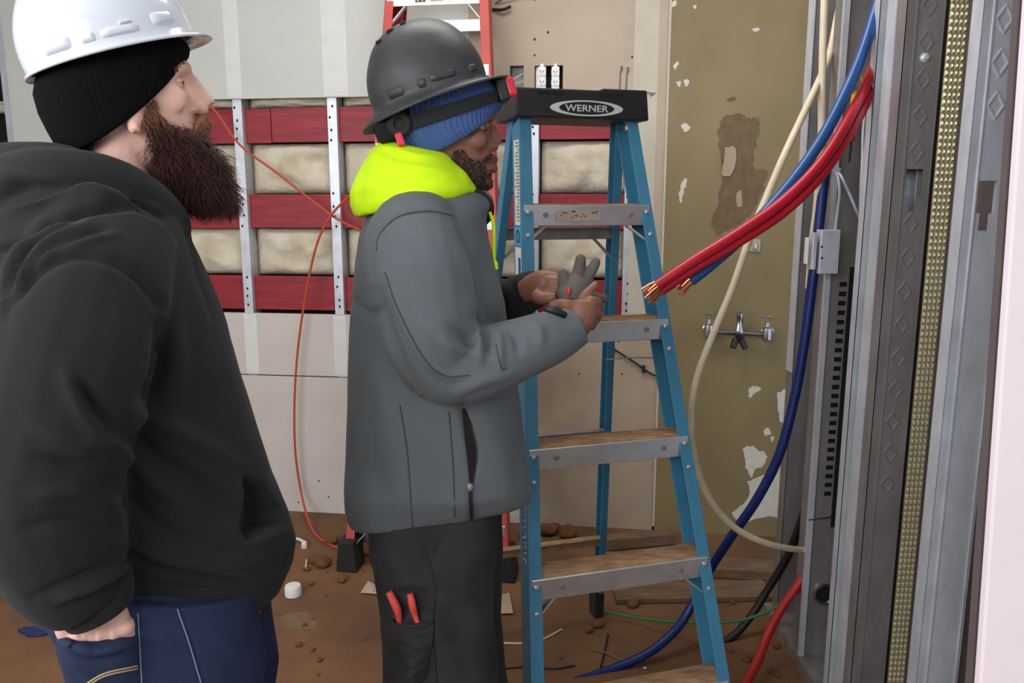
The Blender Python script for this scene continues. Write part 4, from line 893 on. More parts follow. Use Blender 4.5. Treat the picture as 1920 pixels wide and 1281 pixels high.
tubeF(F, [(380, 217, -.004, .006), (376, 228, -.018, .007), (371, 243, -.027, .006), (366, 258, -.032, .004)], mo); tubeF(F, [(380, 217, .004, .006), (376, 228, .018, .007), (371, 243, .027, .006), (366, 258, .032, .004)], mo); tubeF(F, [(383, 216, -.008, .005), (386, 224, 0, .006), (383, 216, .008, .005)], mo)
mv, mf = fuse(mo, .003, 3); mus = fromvf(mv, mf).build('moustache', M['beard1b'], p1, smooth='all')
hair(surf(mv, mf), [(376, 214), (390, 216), (390, 234), (380, 250), (362, 262), (364, 240)], 900, .016, .0005, lambda x, y: (.1, -.9), F, jit=.6, lift=.3, seed=8).build('moustache_hair', M['beard1b'], mus, smooth='all')
# beanie, ribbed
rs = [((120, 70), (290, 45), .06), ((85, 112), (325, 66), .078), ((66, 150), (350, 82), .085), ((62, 178), (356, 94), .088), ((72, 214), (354, 107), .088), ((88, 246), (350, 114), .086), ((104, 274), (346, 118), .084), ((122, 288), (344, 121), .084), ((126, 289), (341, 123), .080), ((130, 280), (336, 118), .074)]
mb = MB(); mb.loft([ringF(F, a, c, w_, e=2.15, nf=.12, n=260, rib=.004, ribn=86, sag=.026*i/9) for i, (a, c, w_) in enumerate(rs)]); bn = mb.build('beanie', M['knit1'], p1, smooth='all')
# hard hat
ca = lambda t: max(0, math.cos(t))
hm, HP, HB = hatmesh(F, (212, 103), math.radians(18), .119, .100, .140, lambda t: .004+.020*ca(t)**2.5, lambda t: .005+.002*ca(t)**3, ridge=.004, e=2.05, bulge=.015)
hat = hm.build('hard_hat', M['hatw'], p1, smooth='all')
PXM = .119/160
def phs(s): return -math.acos(max(-1, min(1, s*PXM/.119)))
for s0, s1, h0, h1, th in ((-115, -62, .004, .024, .004), (-50, -22, .005, .020, .003), (-18, 58, .006, .020, .0035), (20, 46, .019, .024, .004), (78, 124, .010, .030, .004)):
    boss(HP, phs(s0), phs(s1), h0, h1, 0, th).build('slot_boss', M['hatw'], hat, smooth='all'); boss(HP, -phs(s0), -phs(s1), h0, h1, 0, th).build('slot_boss', M['hatw'], hat, smooth='all')
# hoodie
hd = loftF(F, [((120, 322), (270, 345), .085), ((20, 352), (312, 372), .15), ((-40, 395), (342, 412), .185), ((-80, 450), (362, 458), .205), ((-105, 520), (390, 520), .21), ((-110, 600), (422, 600), .205), ((-105, 700), (452, 700), .195), ((-90, 800), (482, 800), .19),
    ((-75, 870), (508, 880), .185), ((-60, 920), (538, 950), .185, dict(lift=.02)), ((-40, 960), (550, 1000), .185, dict(lift=.04)), ((-15, 990), (545, 1045), .18, dict(lift=.05)), ((10, 1015), (518, 1105), .172, dict(lift=.055)), ((25, 1035), (490, 1135), .163, dict(lift=.06)), ((30, 1048), (480, 1158), .16, dict(lift=.06)), ((34, 1068), (474, 1185), .158, dict(lift=.06)), ((40, 1062), (464, 1180), .145, dict(lift=.06))], e=2.3)
tubeF(F, [(215, 440, -.11, .085), (175, 520, -.16, .098), (140, 640, -.2, .100), (110, 760, -.22, .099), (85, 870, -.225, .094), (98, 960, -.215, .090), (118, 1040, -.20, .082), (140, 1090, -.195, .070), (166, 1118, -.19, .056)], hd)
tubeF(F, [(215, 440, .11, .085), (190, 520, .16, .095), (170, 640, .2, .095), (160, 800, .21, .09), (240, 930, .2, .08), (340, 1000, .16, .065), (400, 1040, .11, .055)], hd)
# hood lying round the neck
tubeF(F, [(330, 440, 0, .022), (318, 410, -.05, .028), (270, 372, -.095, .034), (190, 348, -.115, .044), (100, 350, -.115, .055), (30, 380, -.08, .062), (0, 395, 0, .065)], hd)
tubeF(F, [(330, 440, 0, .022), (318, 410, .05, .028), (270, 372, .095, .034), (190, 348, .115, .044), (100, 350, .115, .055), (30, 380, .08, .062), (0, 395, 0, .065)], hd)
tubeF(F, [(150, 312, -.08, .026), (90, 306, -.07, .03), (30, 312, -.04, .035), (0, 316, 0, .035), (30, 312, .04, .035), (90, 306, .07, .03), (150, 312, .08, .026)], hd)
hd.ball(F.p(10, 420, -.03), .075, (1, 1.3, .75), 10, (F.t, F.n, V((0, 0, 1))))
v, f = fuse(hd, .0055, 9)
G_ = [([(5, 600), (18, 520), (60, 445), (120, 408)], 0.0105, 9), ([(22, 590), (48, 505), (100, 448), (170, 418)], 0.0090, 8), ([(45, 520), (100, 468), (160, 452), (218, 440)], 0.0075, 7),
    ([(12, 560), (35, 505), (80, 445), (140, 412)], -0.0105, 6), ([(34, 560), (75, 480), (130, 455), (200, 430)], -0.0090, 6), ([(10, 600), (50, 530), (110, 487), (180, 483), (250, 512), (300, 575)], -0.0105, 9),
    ([(220, 800), (300, 860), (400, 930), (455, 985)], -0.0150, 16), ([(250, 770), (340, 812), (440, 870)], 0.0120, 18), ([(215, 830), (300, 915), (370, 960)], 0.0105, 16), ([(210, 900), (300, 990), (420, 1040)], -0.0105, 16), ([(250, 1030), (350, 1055), (460, 1070)], 0.0090, 12), ([(245, 1045), (350, 1075), (470, 1085)], -0.0120, 8), ([(250, 1090), (350, 1103), (472, 1108)], -0.0090, 6),
    ([(320, 560), (330, 680), (320, 780)], 0.0090, 20), ([(300, 610), (296, 700), (240, 790)], -0.0120, 12), ([(110, 1122), (170, 1100), (236, 1062)], 0.0120, 9), ([(60, 1120), (150, 1085), (230, 1040)], -0.0105, 9), ([(115, 1140), (180, 1118), (240, 1078)], -0.0090, 6),
    ([(150, 720), (180, 760), (212, 800)], -0.0150, 12), ([(120, 690), (150, 770), (200, 830)], 0.0090, 14), ([(60, 800), (140, 830), (205, 835)], 0.0105, 14), ([(70, 860), (140, 870), (205, 862)], -0.0120, 12), ([(60, 930), (150, 920), (210, 940)], 0.0090, 13), ([(40, 990), (140, 975), (225, 990)], -0.0090, 12),
    ([(0, 325), (80, 340), (200, 372), (300, 395)], 0.0090, 9), ([(0, 350), (60, 348), (170, 352)], -0.0120, 9), ([(0, 402), (60, 388), (150, 366), (240, 368)], 0.0105, 10), ([(0, 470), (40, 455), (100, 412), (180, 390), (250, 386), (310, 410)], -0.0180, 7), ([(0, 372), (25, 362), (60, 356)], -0.0120, 8),
    ([(345, 430), (360, 470), (372, 520), (400, 600)], -0.0060, 5), ([(520, 1030), (470, 1050), (400, 1060)], 0.0060, 12)]
v = folds(v, f, G_); v = press(v, f, [(455, 892), (490, 905), (524, 950), (530, 985), (500, 1004), (462, 1018), (448, 985), (456, 940)], .05, 16)
v = folds(v, f, [([(456, 1024), (500, 1012), (540, 992)], .006, 7), ([(440, 1000), (446, 940), (452, 888)], .005, 8)]); v = rough(v, f, .003, 14, 2)
cu = MB().loft([ringF(F, a, c, w_, d=-.186, n=120, rib=.006, ribn=40) for a, c, w_ in (((128, 1105), (238, 1050), .046), ((116, 1125), (247, 1068), .051), ((112, 1150), (252, 1088), .052), ((118, 1170), (252, 1108), .050), ((124, 1176), (250, 1114), .047), ((132, 1168), (244, 1108), .043), ((134, 1140), (236, 1085), .040))])
ho = fromvf(v, f).build('hoodie', M['hoodie'], p1, smooth='all'); hbv = surf(v, f); cu.build('cuff', M['hoodie'], ho, smooth='all')
# jeans
jn = legs(F, [(60, 478, 1075, 1090, .10), (70, 484, 1120, 1140, .105), (82, 492, 1160, 1180, .105), (105, 498, 1210, 1225, .105), (132, 490, 1281, 1281, .102), (175, 440, 1400, 1400, .085), (215, 405, 1520, 1520, .072), (222, 385, 1640, 1640, .066), (225, 375, 1790, 1790, .07), (240, 360, 1800, 1800, .06)], 25, .085, None, None)
loftF(F, [((60, 1040), (470, 1060), .16, dict(lift=.03)), ((70, 1100), (478, 1120), .155, dict(lift=.04)), ((88, 1160), (490, 1170), .16, dict(lift=.04)), ((120, 1210), (480, 1220), .13, dict(lift=.03))], jn)
loftF(F, [((106, 1186), (258, 1176), .042, dict(d=-.178)), ((108, 1215), (268, 1210), .045, dict(d=-.172)), ((118, 1270), (285, 1270), .046, dict(d=-.155)), ((140, 1340), (300, 1340), .036, dict(d=-.13)), ((160, 1400), (300, 1400), .02, dict(d=-.11))], jn, e=2.6)
v, f = fuse(jn, .0055, 4)
v = folds(v, f, [([(255, 1110), (262, 1200), (268, 1285)], -.004, 4), ([(335, 1130), (360, 1210), (384, 1290)], -.003, 4), ([(120, 1205), (180, 1222), (250, 1205)], .010, 9), ([(120, 1225), (180, 1240), (255, 1225)], -.004, 6), ([(400, 1190), (450, 1230), (500, 1235)], .004, 12), ([(100, 1200), (130, 1260), (170, 1290)], -.004, 9), ([(300, 1180), (330, 1250)], .003, 14)])
v = rough(v, f, .003, 16, 5); je = fromvf(v, f).build('jeans', M['jeans'], p1, smooth='all'); jb = surf(v, f)
for ln, mm in (([(258, 1150), (262, 1215), (266, 1300)], 'stitch'), ([(332, 1142), (356, 1212), (382, 1300)], 'stitch'), ([(150, 1290), (195, 1263), (256, 1249)], 'stitch2'), ([(150, 1296), (195, 1268), (257, 1254)], 'stitch2')):
    seam(jb, ln, .0011, .0006).build('stitching', M[mm], je, smooth=True)
# tag and strap at the front of the waist
g = F.p(478, 1128, -.06); bx = MB().obox(g, F.t*.010, F.n*.004, V((0, 0, .020))).build('belt_tag', M['black'], p1, bevel=.002)
for dz, mm in ((.011, 'yellow'), (-.004, 'white'), (-.016, 'redp')): MB().obox(g-F.n*.0045+V((0, 0, dz)), F.t*.0085, F.n*.0008, V((0, 0, .0038))).build('tag_patch', M[mm], bx)
MB().bar(F.p(502, 1112, -.05), F.p(484, 1170, -.05), .014, .005, F.t).build('belt_strap', M['black'], p1, bevel=.002)
for s, dx in ((-1, 0), (1, 25)):
    o = F.p(300+dx, 1640, s*.085); c = V((o.x, o.y, 0)); mb = MB(); q = [(-.11, .04, .05), (-.06, .045, .11), (.02, .048, .10), (.10, .052, .06), (.17, .045, .045), (.195, .02, .03)]
    mb.loft([[c+F.t*x+F.n*(w_*math.cos(t))+V((0, 0, h*.5+h*.5*math.sin(t))) for t in [2*PI*k/16 for k in range(16)]] for x, w_, h in q]); mb.build('boot', M['boot'], p1, smooth='all')
# ---------------- man in the grey jacket with the neon hood
F2 = Frame(812, 1.52); F = F2
b = loftF(F, [((785, 85), (845, 80), .045), ((760, 105), (870, 98), .058), ((745, 135), (893, 126), .07), ((735, 170), (916, 160), .075), ((733, 200), (926, 200), .077), ((738, 235), (922, 233), .073), ((750, 262), (921, 262), .069), ((768, 290), (923, 290), .063), ((790, 315), (921, 316), .056), ((812, 338), (918, 338), .046), ((838, 354), (908, 356), .03)], e=2.25, nf=.25, n=40)
loftF(F, [((755, 260), (850, 280), .056), ((750, 320), (850, 345), .058), ((735, 380), (870, 400), .075), ((720, 450), (880, 450), .09), ((710, 650), (880, 650), .08), ((720, 950), (900, 940), .08), ((730, 1040), (880, 1040), .08)], b, n=24)
tubeF(F, [(921, 236, 0, .007), (926, 248, 0, .0085), (930, 262, 0, .011), (931, 270, 0, .0125)], b)
for s in (-1, 1): tubeF(F, [(918, 262, s*.011, .006), (924, 274, s*.013, .009), (930, 275, s*.006, .008)], b, n=12)
tubeF(F, [(908, 222, -.044, .006), (919, 219, -.03, .0085), (924, 219, 0, .0075), (919, 219, .03, .0085), (908, 222, .044, .006)], b)
for s in (-1, 1): b.ball(F.p(892, 262, s*.042), .020, (1.1, .7, 1), 8, (F.t, F.n, V((0, 0, 1))))
tubeF(F, [(915, 302, -.022, .005), (926, 299, 0, .0085), (915, 302, .022, .005)], b); tubeF(F, [(914, 314, -.02, .005), (925, 316, 0, .0092), (914, 314, .02, .005)], b)
b.ball(F.p(910, 343, 0), .016, (1, 1.3, 1), 8, (F.t, F.n, V((0, 0, 1))))
for s in (-1, 1): b.ball(F.p(828, 240, s*.066), .024, (.6, .4, 1.1), 9, (F.t, F.n, V((0, 0, 1))))
tubeF(F, [(800, 440, -.06, .05), (790, 520, -.18, .035), (830, 685, -.2, .033), (960, 660, -.19, .03), (1050, 630, -.165, .028), (1082, 614, -.15, .027)], b)
tubeF(F, [(800, 440, .06, .05), (850, 540, .18, .035), (930, 580, .10, .03), (990, 548, .045, .028)], b)
# near hand: palm, four fingers closing on the glove, thumb from the side of the palm
HD = -.145
tubeF(F, [(1074, 618, HD, .027), (1086, 598, HD, .030), (1092, 578, HD+.004, .031), (1094, 566, HD+.006, .028)], b, n=16)
finger(F, [(1090, 580, HD+.004), (1092, 560, HD+.002), (1104, 546, HD+.008), (1116, 534, HD+.016)], b, .0088)
finger(F, [(1098, 580, HD), (1106, 565, HD-.006), (1120, 566, HD+.004), (1126, 578, HD+.018)], b, .0088)
finger(F, [(1100, 590, HD), (1110, 582, HD-.010), (1122, 588, HD), (1120, 600, HD+.016)], b, .0085)
finger(F, [(1096, 602, HD), (1106, 600, HD-.010), (1114, 606, HD+.002), (1110, 614, HD+.014)], b, .0075)
tubeF(F, [(1080, 592, HD-.004, .016), (1066, 576, HD+.006, .0125), (1052, 570, HD+.018, .0105), (1038, 572, HD+.024, .0088)], b, n=12); b.ball(F.p(1036, 572, HD+.025), .0085, n=7)
# far hand: knuckles towards the camera, fingers into the glove
H2 = -.01
tubeF(F, [(985, 548, H2+.03, .027), (1005, 538, H2+.015, .029), (1024, 532, H2, .029), (1036, 533, H2, .026)], b, n=16)
for i, (x, y, d) in enumerate(((1030, 516, -.012), (1036, 526, -.026), (1034, 538, -.030), (1026, 549, -.028))):
    finger(F, [(x-14, y+2, H2+d*.6), (x, y, H2+d), (x+18, y+4, H2+d-.006), (x+30, y+18, H2+d+.008)], b, .0088)
tubeF(F, [(1004, 552, H2-.016, .015), (1014, 560, H2-.03, .0125), (1030, 560, H2-.042, .011), (1044, 556, H2-.046, .0095)], b, n=12)
v, f = fuse(b, .0027, 7)
for d in (-.030, .030):
    o = np.array(F.p(908, 233, d)); q = v-o; l = np.linalg.norm(q, axis=1); m = l < .0165; v[m] -= np.array(F.t)[None]*((.0165-l[m])*.75)[:, None]
v = folds(v, f, [([(918, 262), (914, 272), (920, 280)], -.002, 3), ([(912, 278), (905, 292), (903, 305)], -.0014, 5), ([(910, 308), (920, 308), (930, 308)], -.003, 2.6)])
p2 = fromvf(v, f).build('person', M['skin2'], smooth='all')
tag(p2, 'person in grey jacket with neon hood and dark brimmed hard hat holding a glove', 'person'); bv2 = surf(v, f)
for d in (-.030, .030):
    e, l1, l2, l3 = eyeball(F, (906, 233), d, p2, 'skin2', r=.0118, look=(1, 0, -.15)); l1.build('eyelid', M['skin2'], p2, smooth='all'); l2.build('eyelid', M['skin2'], p2, smooth='all'); l3.build('eyelash', M['lash'], p2, smooth='all')
for fr_ in (False, True): hair(bv2, [(898, 224), (908, 216), (924, 214), (925, 220), (910, 225)], 150, .007, .0006, lambda x, y: (-.6, .2), F, lift=.12, jit=.3, seed=12, both=False, far=fr_).build('eyebrow', M['hair2'], p2, smooth='all')
tubeF(F, [(914, 316, -.021, .004), (926, 316, 0, .0075), (914, 316, .021, .004)]).build('lower_lip', M['lips2'], p2, smooth='all')
bd = hair(bv2, [(850, 282), (868, 278), (880, 295), (900, 300), (912, 290), (928, 286), (930, 296), (908, 304), (912, 322), (930, 326), (926, 348), (908, 362), (880, 352), (858, 325), (846, 300)], 2600, .0042, .00042, lambda x, y: (.25, -.7), F, jit=1.2, lift=.35, seed=14).build('beard', M['hair2'], p2, smooth='all')
# beanie
rs = [((775, 105), (860, 98), .05), ((742, 142), (892, 132), .072), ((712, 180), (928, 152), .084), ((704, 210), (945, 172), .088), ((706, 236), (944, 188), .088), ((716, 262), (940, 200), .086), ((736, 284), (936, 207), .083), ((764, 298), (932, 211), .081), ((768, 299), (928, 212), .077), ((772, 292), (924, 208), .072)]
mb = MB(); mb.loft([ringF(F, a, c, w_, e=2.15, nf=.12, n=360, rib=.011, ribn=72, sag=.022*i/9) for i, (a, c, w_) in enumerate(rs)]); mb.build('beanie', M['knit2'], p2, smooth='all')
# lamp strap round the beanie
def band(rA, rB, out, m, name, parent):
    A, Bq = ringF(F, *rA[:2], rA[2]+out, e=2.15, nf=.12, n=90, sag=rA[3]), ringF(F, *rB[:2], rB[2]+out, e=2.15, nf=.12, n=90, sag=rB[3])
    A2, B2 = ringF(F, *rA[:2], rA[2]-.004, e=2.15, nf=.12, n=90, sag=rA[3]), ringF(F, *rB[:2], rB[2]-.004, e=2.15, nf=.12, n=90, sag=rB[3])
    return MB().loft([A, Bq, B2, A2], cap=False, closed=True).build(name, m, parent, smooth=True)
hl = band(((700, 243), (952, 166), .088, .004), ((709, 268), (949, 186), .087, .006), .006, M['jdark'], 'lamp_strap', p2)
c = F.p(945, 170, -.02); E1 = (F.t*math.cos(.3)+V((0, 0, math.sin(.3)))); E3 = V((0, 0, math.cos(.3)))-F.t*math.sin(.3)
MB().obox(c-E1*.006, E1*.010, F.n*.036, E3*.021).build('lamp_body', M['black'], hl, bevel=.004); MB().obox(c+E1*.010, E1*.009, F.n*.034, E3*.018).build('lamp_lens', M['redp'], hl, bevel=.006)
ca = lambda t: max(0, math.cos(t))
hm, HP2, HB2 = hatmesh(F, (808, 181), math.radians(17), .1105, .102, .134, lambda t: .022+.020*ca(t)**2+.010*max(0, -math.cos(t)), lambda t: .014+.012*max(0, -math.cos(t))-.006*ca(t), ridge=.005, e=2.3, bulge=.025)
hat = hm.build('hard_hat', M['hatg'], p2, smooth='all'); PX2 = 1.02/1000
def phs2(s): return -math.acos(max(-1, min(1, s*PX2/.1105)))
for s0, s1, h0, h1, th in ((-75, -42, .003, .022, .003), (-20, -4, .004, .022, .003), (0, 52, .008, .024, .0035), (74, 88, .010, .026, .003)):
    for g in (1, -1): boss(HP2, g*phs2(s0), g*phs2(s1), h0, h1, 0, th).build('slot_boss', M['hatg'], hat, smooth='all')
for ph, h in ((-2.66, .112), (-2.35, .124), (-1.85, .1305)):
    boss(HP2, ph-.15, ph+.15, h-.0035, h+.0025, .0008, .0025).build('vent', M['dark'], hat, smooth='all')
O, E1, E2, E3 = HB2
sus = MB().loft([[O+E1*(.102*math.cos(t)*k)+E2*(.092*math.sin(t)*k)-E3*(.018+z) for t in [PI*.66+PI*.68*i/24 for i in range(25)]] for k, z in ((1, 0), (1, .028), (.97, .028), (.97, 0))], cap=False, closed=False)
sus = sus.build('suspension_band', M['dark'], hat, smooth=True)
kb = O-E1*.072-E2*.078-E3*.040
MB().lathe(kb, -E2, [(-.01, .022), (.008, .022), (.012, .018), (.012, .011), (.006, .010)], 20).build('ratchet_knob', M['rubber'], sus, smooth=True)
MB().obox(F.p(750, 262, -.092), E1*.007, F.n*.006, E3*.012).build('battery_clip', M['redp'], hl, bevel=.003)
MB().obox(F.p(724, 246, -.07), E1*.018, F.n*.012, E3*.018).build('battery_box', M['dark'], hl, bevel=.004)
# hood
hd = loftF(F, [((712, 266), (752, 270), .055), ((698, 280), (838, 290), .100), ((684, 306), (866, 316), .132), ((668, 334), (884, 340), .148), ((657, 360), (896, 358), .155), ((657, 384), (880, 374), .155), ((668, 408), (800, 380), .135), ((682, 408), (760, 385), .11)], e=2.1)
v, f = fuse(hd, .0055, 6)
v = folds(v, f, [([(700, 290), (740, 310), (800, 320), (860, 330)], .006, 10), ([(680, 330), (740, 345), (820, 335)], -.005, 9), ([(665, 360), (720, 340), (780, 345)], .005, 10), ([(720, 275), (780, 292), (840, 296)], .005, 6), ([(860, 318), (880, 345)], .004, 6), ([(690, 305), (676, 340), (672, 380)], -.004, 9)]); v = rough(v, f, .003, 18, 9)
fromvf(v, f).build('hood', M['neon'], p2, smooth='all')
# jacket
jk = loftF(F, [((740, 352), (905, 362), .10), ((715, 372), (922, 384), .135), ((692, 402), (912, 410), .172), ((676, 440), (914, 446), .19), ((666, 490), (926, 494), .197), ((660, 560), (944, 562), .195), ((656, 650), (957, 650), .185), ((653, 750), (974, 745), .182), ((650, 840), (984, 830), .182, dict(lift=.01)),
    ((647, 910), (992, 900), .182, dict(lift=.025)), ((649, 950), (996, 926), .178, dict(lift=.025, nf=.15)), ((655, 975), (995, 936), .182, dict(lift=.03, nf=.3)), ((662, 981), (988, 940), .168, dict(lift=.03, nf=.3)), ((672, 972), (970, 934), .15, dict(lift=.03, nf=.3))], e=2.35)
tubeF(F, [(790, 425, -.10, .075), (776, 455, -.15, .085), (784, 520, -.19, .088), (798, 595, -.2, .086), (812, 650, -.2, .080), (838, 688, -.2, .070), (895, 682, -.2, .064), (960, 660, -.19, .058), (1030, 634, -.168, .050), (1078, 614, -.15, .038), (1086, 610, -.148, .034)], jk)
tubeF(F, [(790, 425, .10, .075), (800, 500, .17, .08), (850, 580, .19, .07), (900, 590, .14, .055), (938, 575, .10, .048)], jk)
tubeF(F, [(906, 362, -.045, .012), (916, 384, -.030, .014), (908, 412, -.01, .012)], jk, n=10)
v, f = fuse(jk, .005, 8)
v = folds(v, f, [([(700, 520), (694, 480), (710, 436), (750, 404), (810, 398), (860, 420)], -0.0043, 4), ([(720, 510), (745, 580), (790, 665), (830, 702), (870, 706)], 0.0058, 7), ([(705, 545), (730, 630), (770, 715), (800, 750)], -0.0130, 12),
    ([(906, 616), (914, 640), (914, 668)], -0.0174, 7), ([(888, 610), (896, 640), (900, 680)], 0.0130, 8), ([(928, 616), (936, 640), (938, 690)], 0.0101, 7), ([(950, 612), (968, 632), (974, 660)], -0.0116, 8), ([(990, 600), (1010, 620), (1014, 650)], 0.0072, 9), ([(850, 610), (880, 640), (896, 646)], -0.0101, 9), ([(835, 640), (866, 660), (890, 668)], 0.0087, 9), ([(850, 740), (900, 715), (960, 700)], 0.0072, 10), ([(790, 600), (830, 640), (860, 690)], 0.0058, 14),
    ([(870, 470), (890, 530), (886, 590)], 0.0072, 14), ([(900, 480), (905, 560), (935, 620)], -0.0087, 12), ([(760, 440), (810, 470), (860, 520)], 0.0058, 16), ([(690, 640), (720, 760), (740, 860)], 0.0072, 25), ([(660, 560), (690, 590), (712, 580)], -0.0087, 9), ([(900, 780), (940, 860), (950, 930)], 0.0058, 22), ([(700, 860), (720, 940)], -0.0043, 20), ([(868, 762), (885, 830), (888, 880)], -0.0145, 9)])
v = rough(v, f, .003, 11, 4); jo = fromvf(v, f).build('jacket', M['jacket'], p2, smooth='all'); jb = surf(v, f)
for ln in ([(750, 760), (764, 850), (774, 990)], [(842, 772), (850, 880), (853, 988)], [(706, 470), (712, 440), (748, 406), (806, 396), (850, 405)], [(722, 510), (746, 580), (792, 668), (832, 704), (880, 704)], [(930, 645), (940, 690), (950, 690)]):
    seam(jb, ln, .0013, .0002).build('seam', M['seamg'], jo, smooth=True)
def surfpatch(bvh, L, R, off, th=.002, bulge=0):
    a = [hit(bvh, *p, off) for p in cr(L, 6)]; b = [hit(bvh, *p, off) for p in cr(R, 6)]; m = MB(); vs = []; fs = []; K = 8; S = 2*(K+1)
    for p, q in zip(a, b):
        nn = p[1] if p[1].dot(p[0]-CAM) < 0 else -p[1]
        for k in range(K+1):
            pt = p[0].lerp(q[0], k/K)+nn*bulge*math.sin(PI*k/K); vs += [pt, pt+nn*th]
    for i in range(len(a)-1):
        for k in range(K):
            A = i*S+2*k; C = A+S; fs += [(A+1, A+3, C+3, C+1), (A, C, C+2, A+2)]
        A = i*S; C = A+S; fs += [(A, A+1, C+1, C), (A+S-2, C+S-2, C+S-1, A+S-1)]
    e = len(vs)-S
    for k in range(K): fs += [(2*k, 2*k+2, 2*k+3, 2*k+1), (e+2*k, e+2*k+1, e+2*k+3, e+2*k+2)]
    return m.add(vs, fs)
po = surfpatch(jb, [(866, 766), (870, 810), (876, 860), (880, 908)], [(872, 766), (886, 805), (894, 850), (886, 906)], .0006).build('pocket_zip', M['dark'], jo)
seam(jb, [(880, 904), (881, 930), (883, 970)], .0035, .004).build('zip_pull', M['black'], po, smooth=True); h = hit(jb, 880, 912, .003); MB().ball(h[0], .007, (1, 1, 1.3), 7).build('zip_slider', M['galvd'], po, smooth='all')
seam(jb, [(866, 764), (886, 805), (895, 850), (886, 908)], .0016, .001).build('zip_edge', M['seamg'], po, smooth=True)
# collar lining, drawstring, cuffs, far sleeve
ln = tubeF(F, [(893, 358, -.05, .007), (912, 380, -.042, .012), (914, 404, -.03, .011), (900, 424, -.02, .006)]).build('collar_lining', M['jdark'], jo, smooth='all')
ds = [F.p(918, 398, -.05), F.p(925, 420, -.055), F.p(926, 450, -.056), F.p(926, 488, -.056), F.p(927, 494, -.056)]
dr = MB().tube([V(p) for p in cr(ds, 6)], .0032, 8).build('drawstring', M['neon'], p2, smooth=True); MB().lathe(F.p(927, 488, -.056), (0, 0, -1), [(0, .003), (.004, .006), (.016, .008), (.02, .004)], 12).build('cord_end', M['neon'], dr, smooth=True)
sl = tubeF(F, [(925, 578, .10, .050), (955, 566, .075, .048), (985, 550, .045, .043), (1006, 541, .022, .039), (1008, 540, .020, .030)]); sv, sf = fuse(sl, .005, 4); sv = folds(sv, sf, [([(960, 530), (970, 570), (965, 600)], -.008, 7), ([(985, 520), (992, 560)], .006, 6)])
fromvf(sv, sf).build('dark_sleeve', M['jdark'], p2, smooth='all', label='dark sleeve end on the far arm')  # far sleeve end in a darker colour than the jacket
jw = surf(np.array(jk.v), jk.f)
MB().tube([F.p(1022, 578, -.205), F.p(1042, 583, -.205), F.p(1060, 592, -.200)], [.006, .0075, .006], 10).build('wrist_strap', M['black'], p2, smooth='all')
# trousers
tr = legs(F, [(690, 928, 960, 950, .082), (694, 929, 1010, 1000, .090), (700, 927, 1080, 1080, .105), (712, 926, 1150, 1150, .103), (714, 932, 1220, 1220, .10), (716, 938, 1281, 1281, .098), (722, 925, 1360, 1360, .09), (735, 905, 1450, 1450, .08), (740, 900, 1560, 1560, .08), (755, 885, 1568, 1568, .07)], 14, .082, None, None)
loftF(F, [((695, 900), (928, 890), .14), ((690, 960), (932, 950), .145, dict(lift=.02)), ((694, 1040), (932, 1030), .15, dict(lift=.02)), ((710, 1090), (920, 1090), .12)], tr)
v, f = fuse(tr, .0055, 6)
v = folds(v, f, [([(795, 1030), (806, 1060), (818, 1110), (812, 1170), (818, 1260)], -.005, 5), ([(828, 1010), (812, 1055)], -.006, 5), ([(740, 1160), (770, 1174), (812, 1166)], .008, 6), ([(730, 1180), (770, 1240), (790, 1260)], .008, 9), ([(770, 1200), (790, 1230), (800, 1200)], -.005, 8), ([(860, 1040), (880, 1140), (890, 1240)], .005, 18), ([(840, 1180), (870, 1230), (880, 1285)], -.004, 16), ([(720, 1060), (735, 1120)], -.004, 12), ([(735, 1110), (735, 1165), (790, 1275), (808, 1275)], .003, 5)])
v = press(v, f, [(734, 1105), (770, 1098), (806, 1105), (812, 1160), (770, 1170), (738, 1160)], .012, 12); v = rough(v, f, .003, 14, 7)
to = fromvf(v, f).build('trousers', M['pants'], p2, smooth='all'); tb = surf(v, f)
seam(tb, [(796, 1030), (807, 1060), (818, 1110), (813, 1170), (820, 1285)], .0012, .0004).build('seam', M['black'], to, smooth=True)
pk = surfpatch(tb, [(738, 1160), (742, 1185), (756, 1225), (772, 1262)], [(814, 1160), (812, 1190), (806, 1230), (800, 1266)], .003, .003, .024).build('side_pocket', M['pants'], to)
ph_ = [hit(surf(np.array([tuple(WORLD[pk.name]+v.co) for v in pk.data.vertices]), [tuple(p.vertices) for p in pk.data.polygons]), x, y, .001) for x, y in cr([(742, 1166), (760, 1172), (778, 1174), (796, 1170), (810, 1164)], 4)]
MB().tube([q[0] for q in ph_ if q], .003, 8).build('pocket_hem', M['pants'], pk, smooth=True)
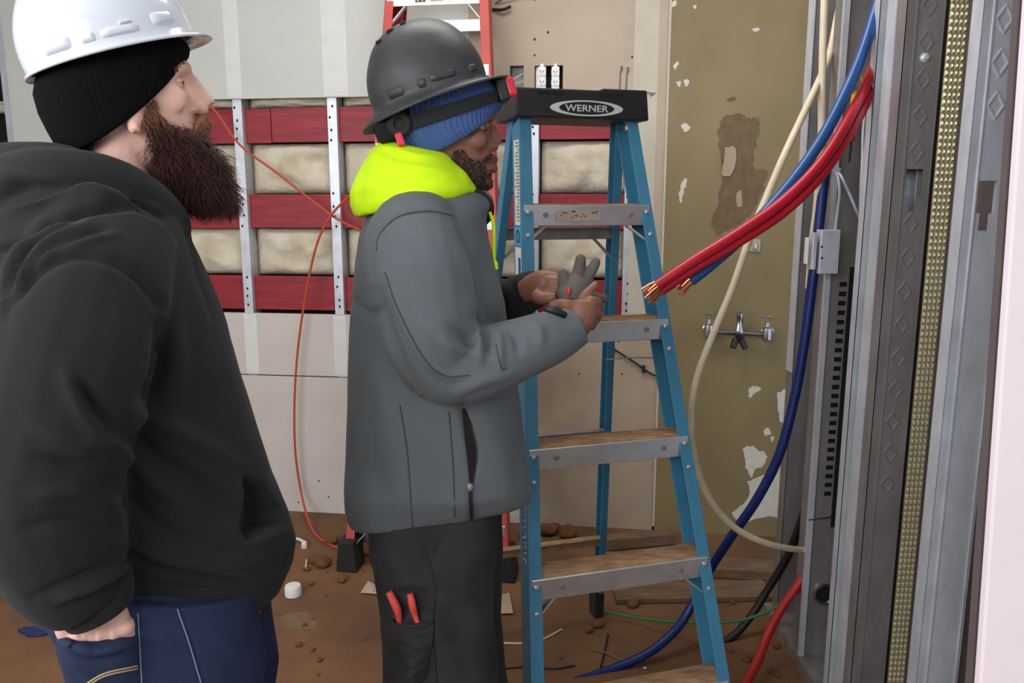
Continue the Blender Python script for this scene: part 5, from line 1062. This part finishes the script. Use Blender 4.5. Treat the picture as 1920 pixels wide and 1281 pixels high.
for s, dx in ((-1, 0), (1, 14)):
    o = F.p(800+dx, 1500, s*.082); c = V((o.x, o.y, 0)); mb = MB(); q = [(-.10, .04, .05), (-.05, .045, .11), (.03, .048, .10), (.10, .052, .06), (.17, .045, .045), (.195, .02, .03)]
    mb.loft([[c+F.t*x+F.n*(w_*math.cos(t))+V((0, 0, h*.5+h*.5*math.sin(t))) for t in [2*PI*k/16 for k in range(16)]] for x, w_, h in q]); mb.build('boot', M['boot'], p2, smooth='all')
# pliers in the side pocket: two red grips and the steel joint below
e = empty('pliers', hit(tb, 770, 1200)[0]); tag(e, 'pliers with red grips sticking out of the dark trouser pocket', 'pliers')
for P in ([(736, 1108, .014), (742, 1130, .016), (750, 1155, .014), (753, 1176, .004)], [(773, 1106, .014), (778, 1128, .016), (784, 1155, .014), (785, 1172, .002)]):
    q = [V(p) for p in cr([hit(tb, x, y, o)[0] for x, y, o in P], 5)]; MB().tube(q, [.0075+.0015*math.sin(i/3) for i in range(len(q))], 10, flat=.8).build('grip', M['pliers'], e, smooth='all')
q = [hit(tb, 770, 1205, .004)[0], hit(tb, 772, 1250, .004)[0]]; MB().tube(q, [.013, .005], 8, flat=.5).build('jaw', M['galvd'], e, smooth=True)
# work glove held between the hands
g = MB(); GD = -.055
tubeF(F, [(1068, 566, GD-.03, .018), (1078, 552, GD-.02, .026), (1088, 532, GD, .027), (1094, 518, GD, .022)], g, n=14)
finger(F, [(1084, 535, GD), (1084, 515, GD), (1087, 497, GD), (1089, 486, GD)], g, .0125)
finger(F, [(1094, 535, GD), (1104, 516, GD), (1113, 500, GD), (1117, 492, GD)], g, .0115)
finger(F, [(1086, 545, GD-.02), (1104, 552, GD-.03), (1120, 558, GD-.03), (1132, 560, GD-.02)], g, .0105)
tubeF(F, [(1060, 548, GD-.01, .014), (1058, 530, GD-.012, .0135), (1056, 516, GD-.008, .011)], g, n=12); g.ball(F.p(1056, 514, GD-.008), .0105, n=7)
tubeF(F, [(1056, 545, GD-.012, .016), (1066, 555, GD-.025, .02), (1074, 556, GD-.03, .02)], g, n=12)
gv, gf = fuse(g, .0028, 4); gl = fromvf(gv, gf).build('work_glove', M['glove'], smooth='all'); tag(gl, 'grey work glove held fingers up between the hands of the person in grey', 'glove')
h = hit(surf(gv, gf), 1066, 548, .0005)
if h: MB().ball(h[0], .008, (.5, .5, 1.2), 7).build('red_patch', M['redp'], gl, smooth='all')
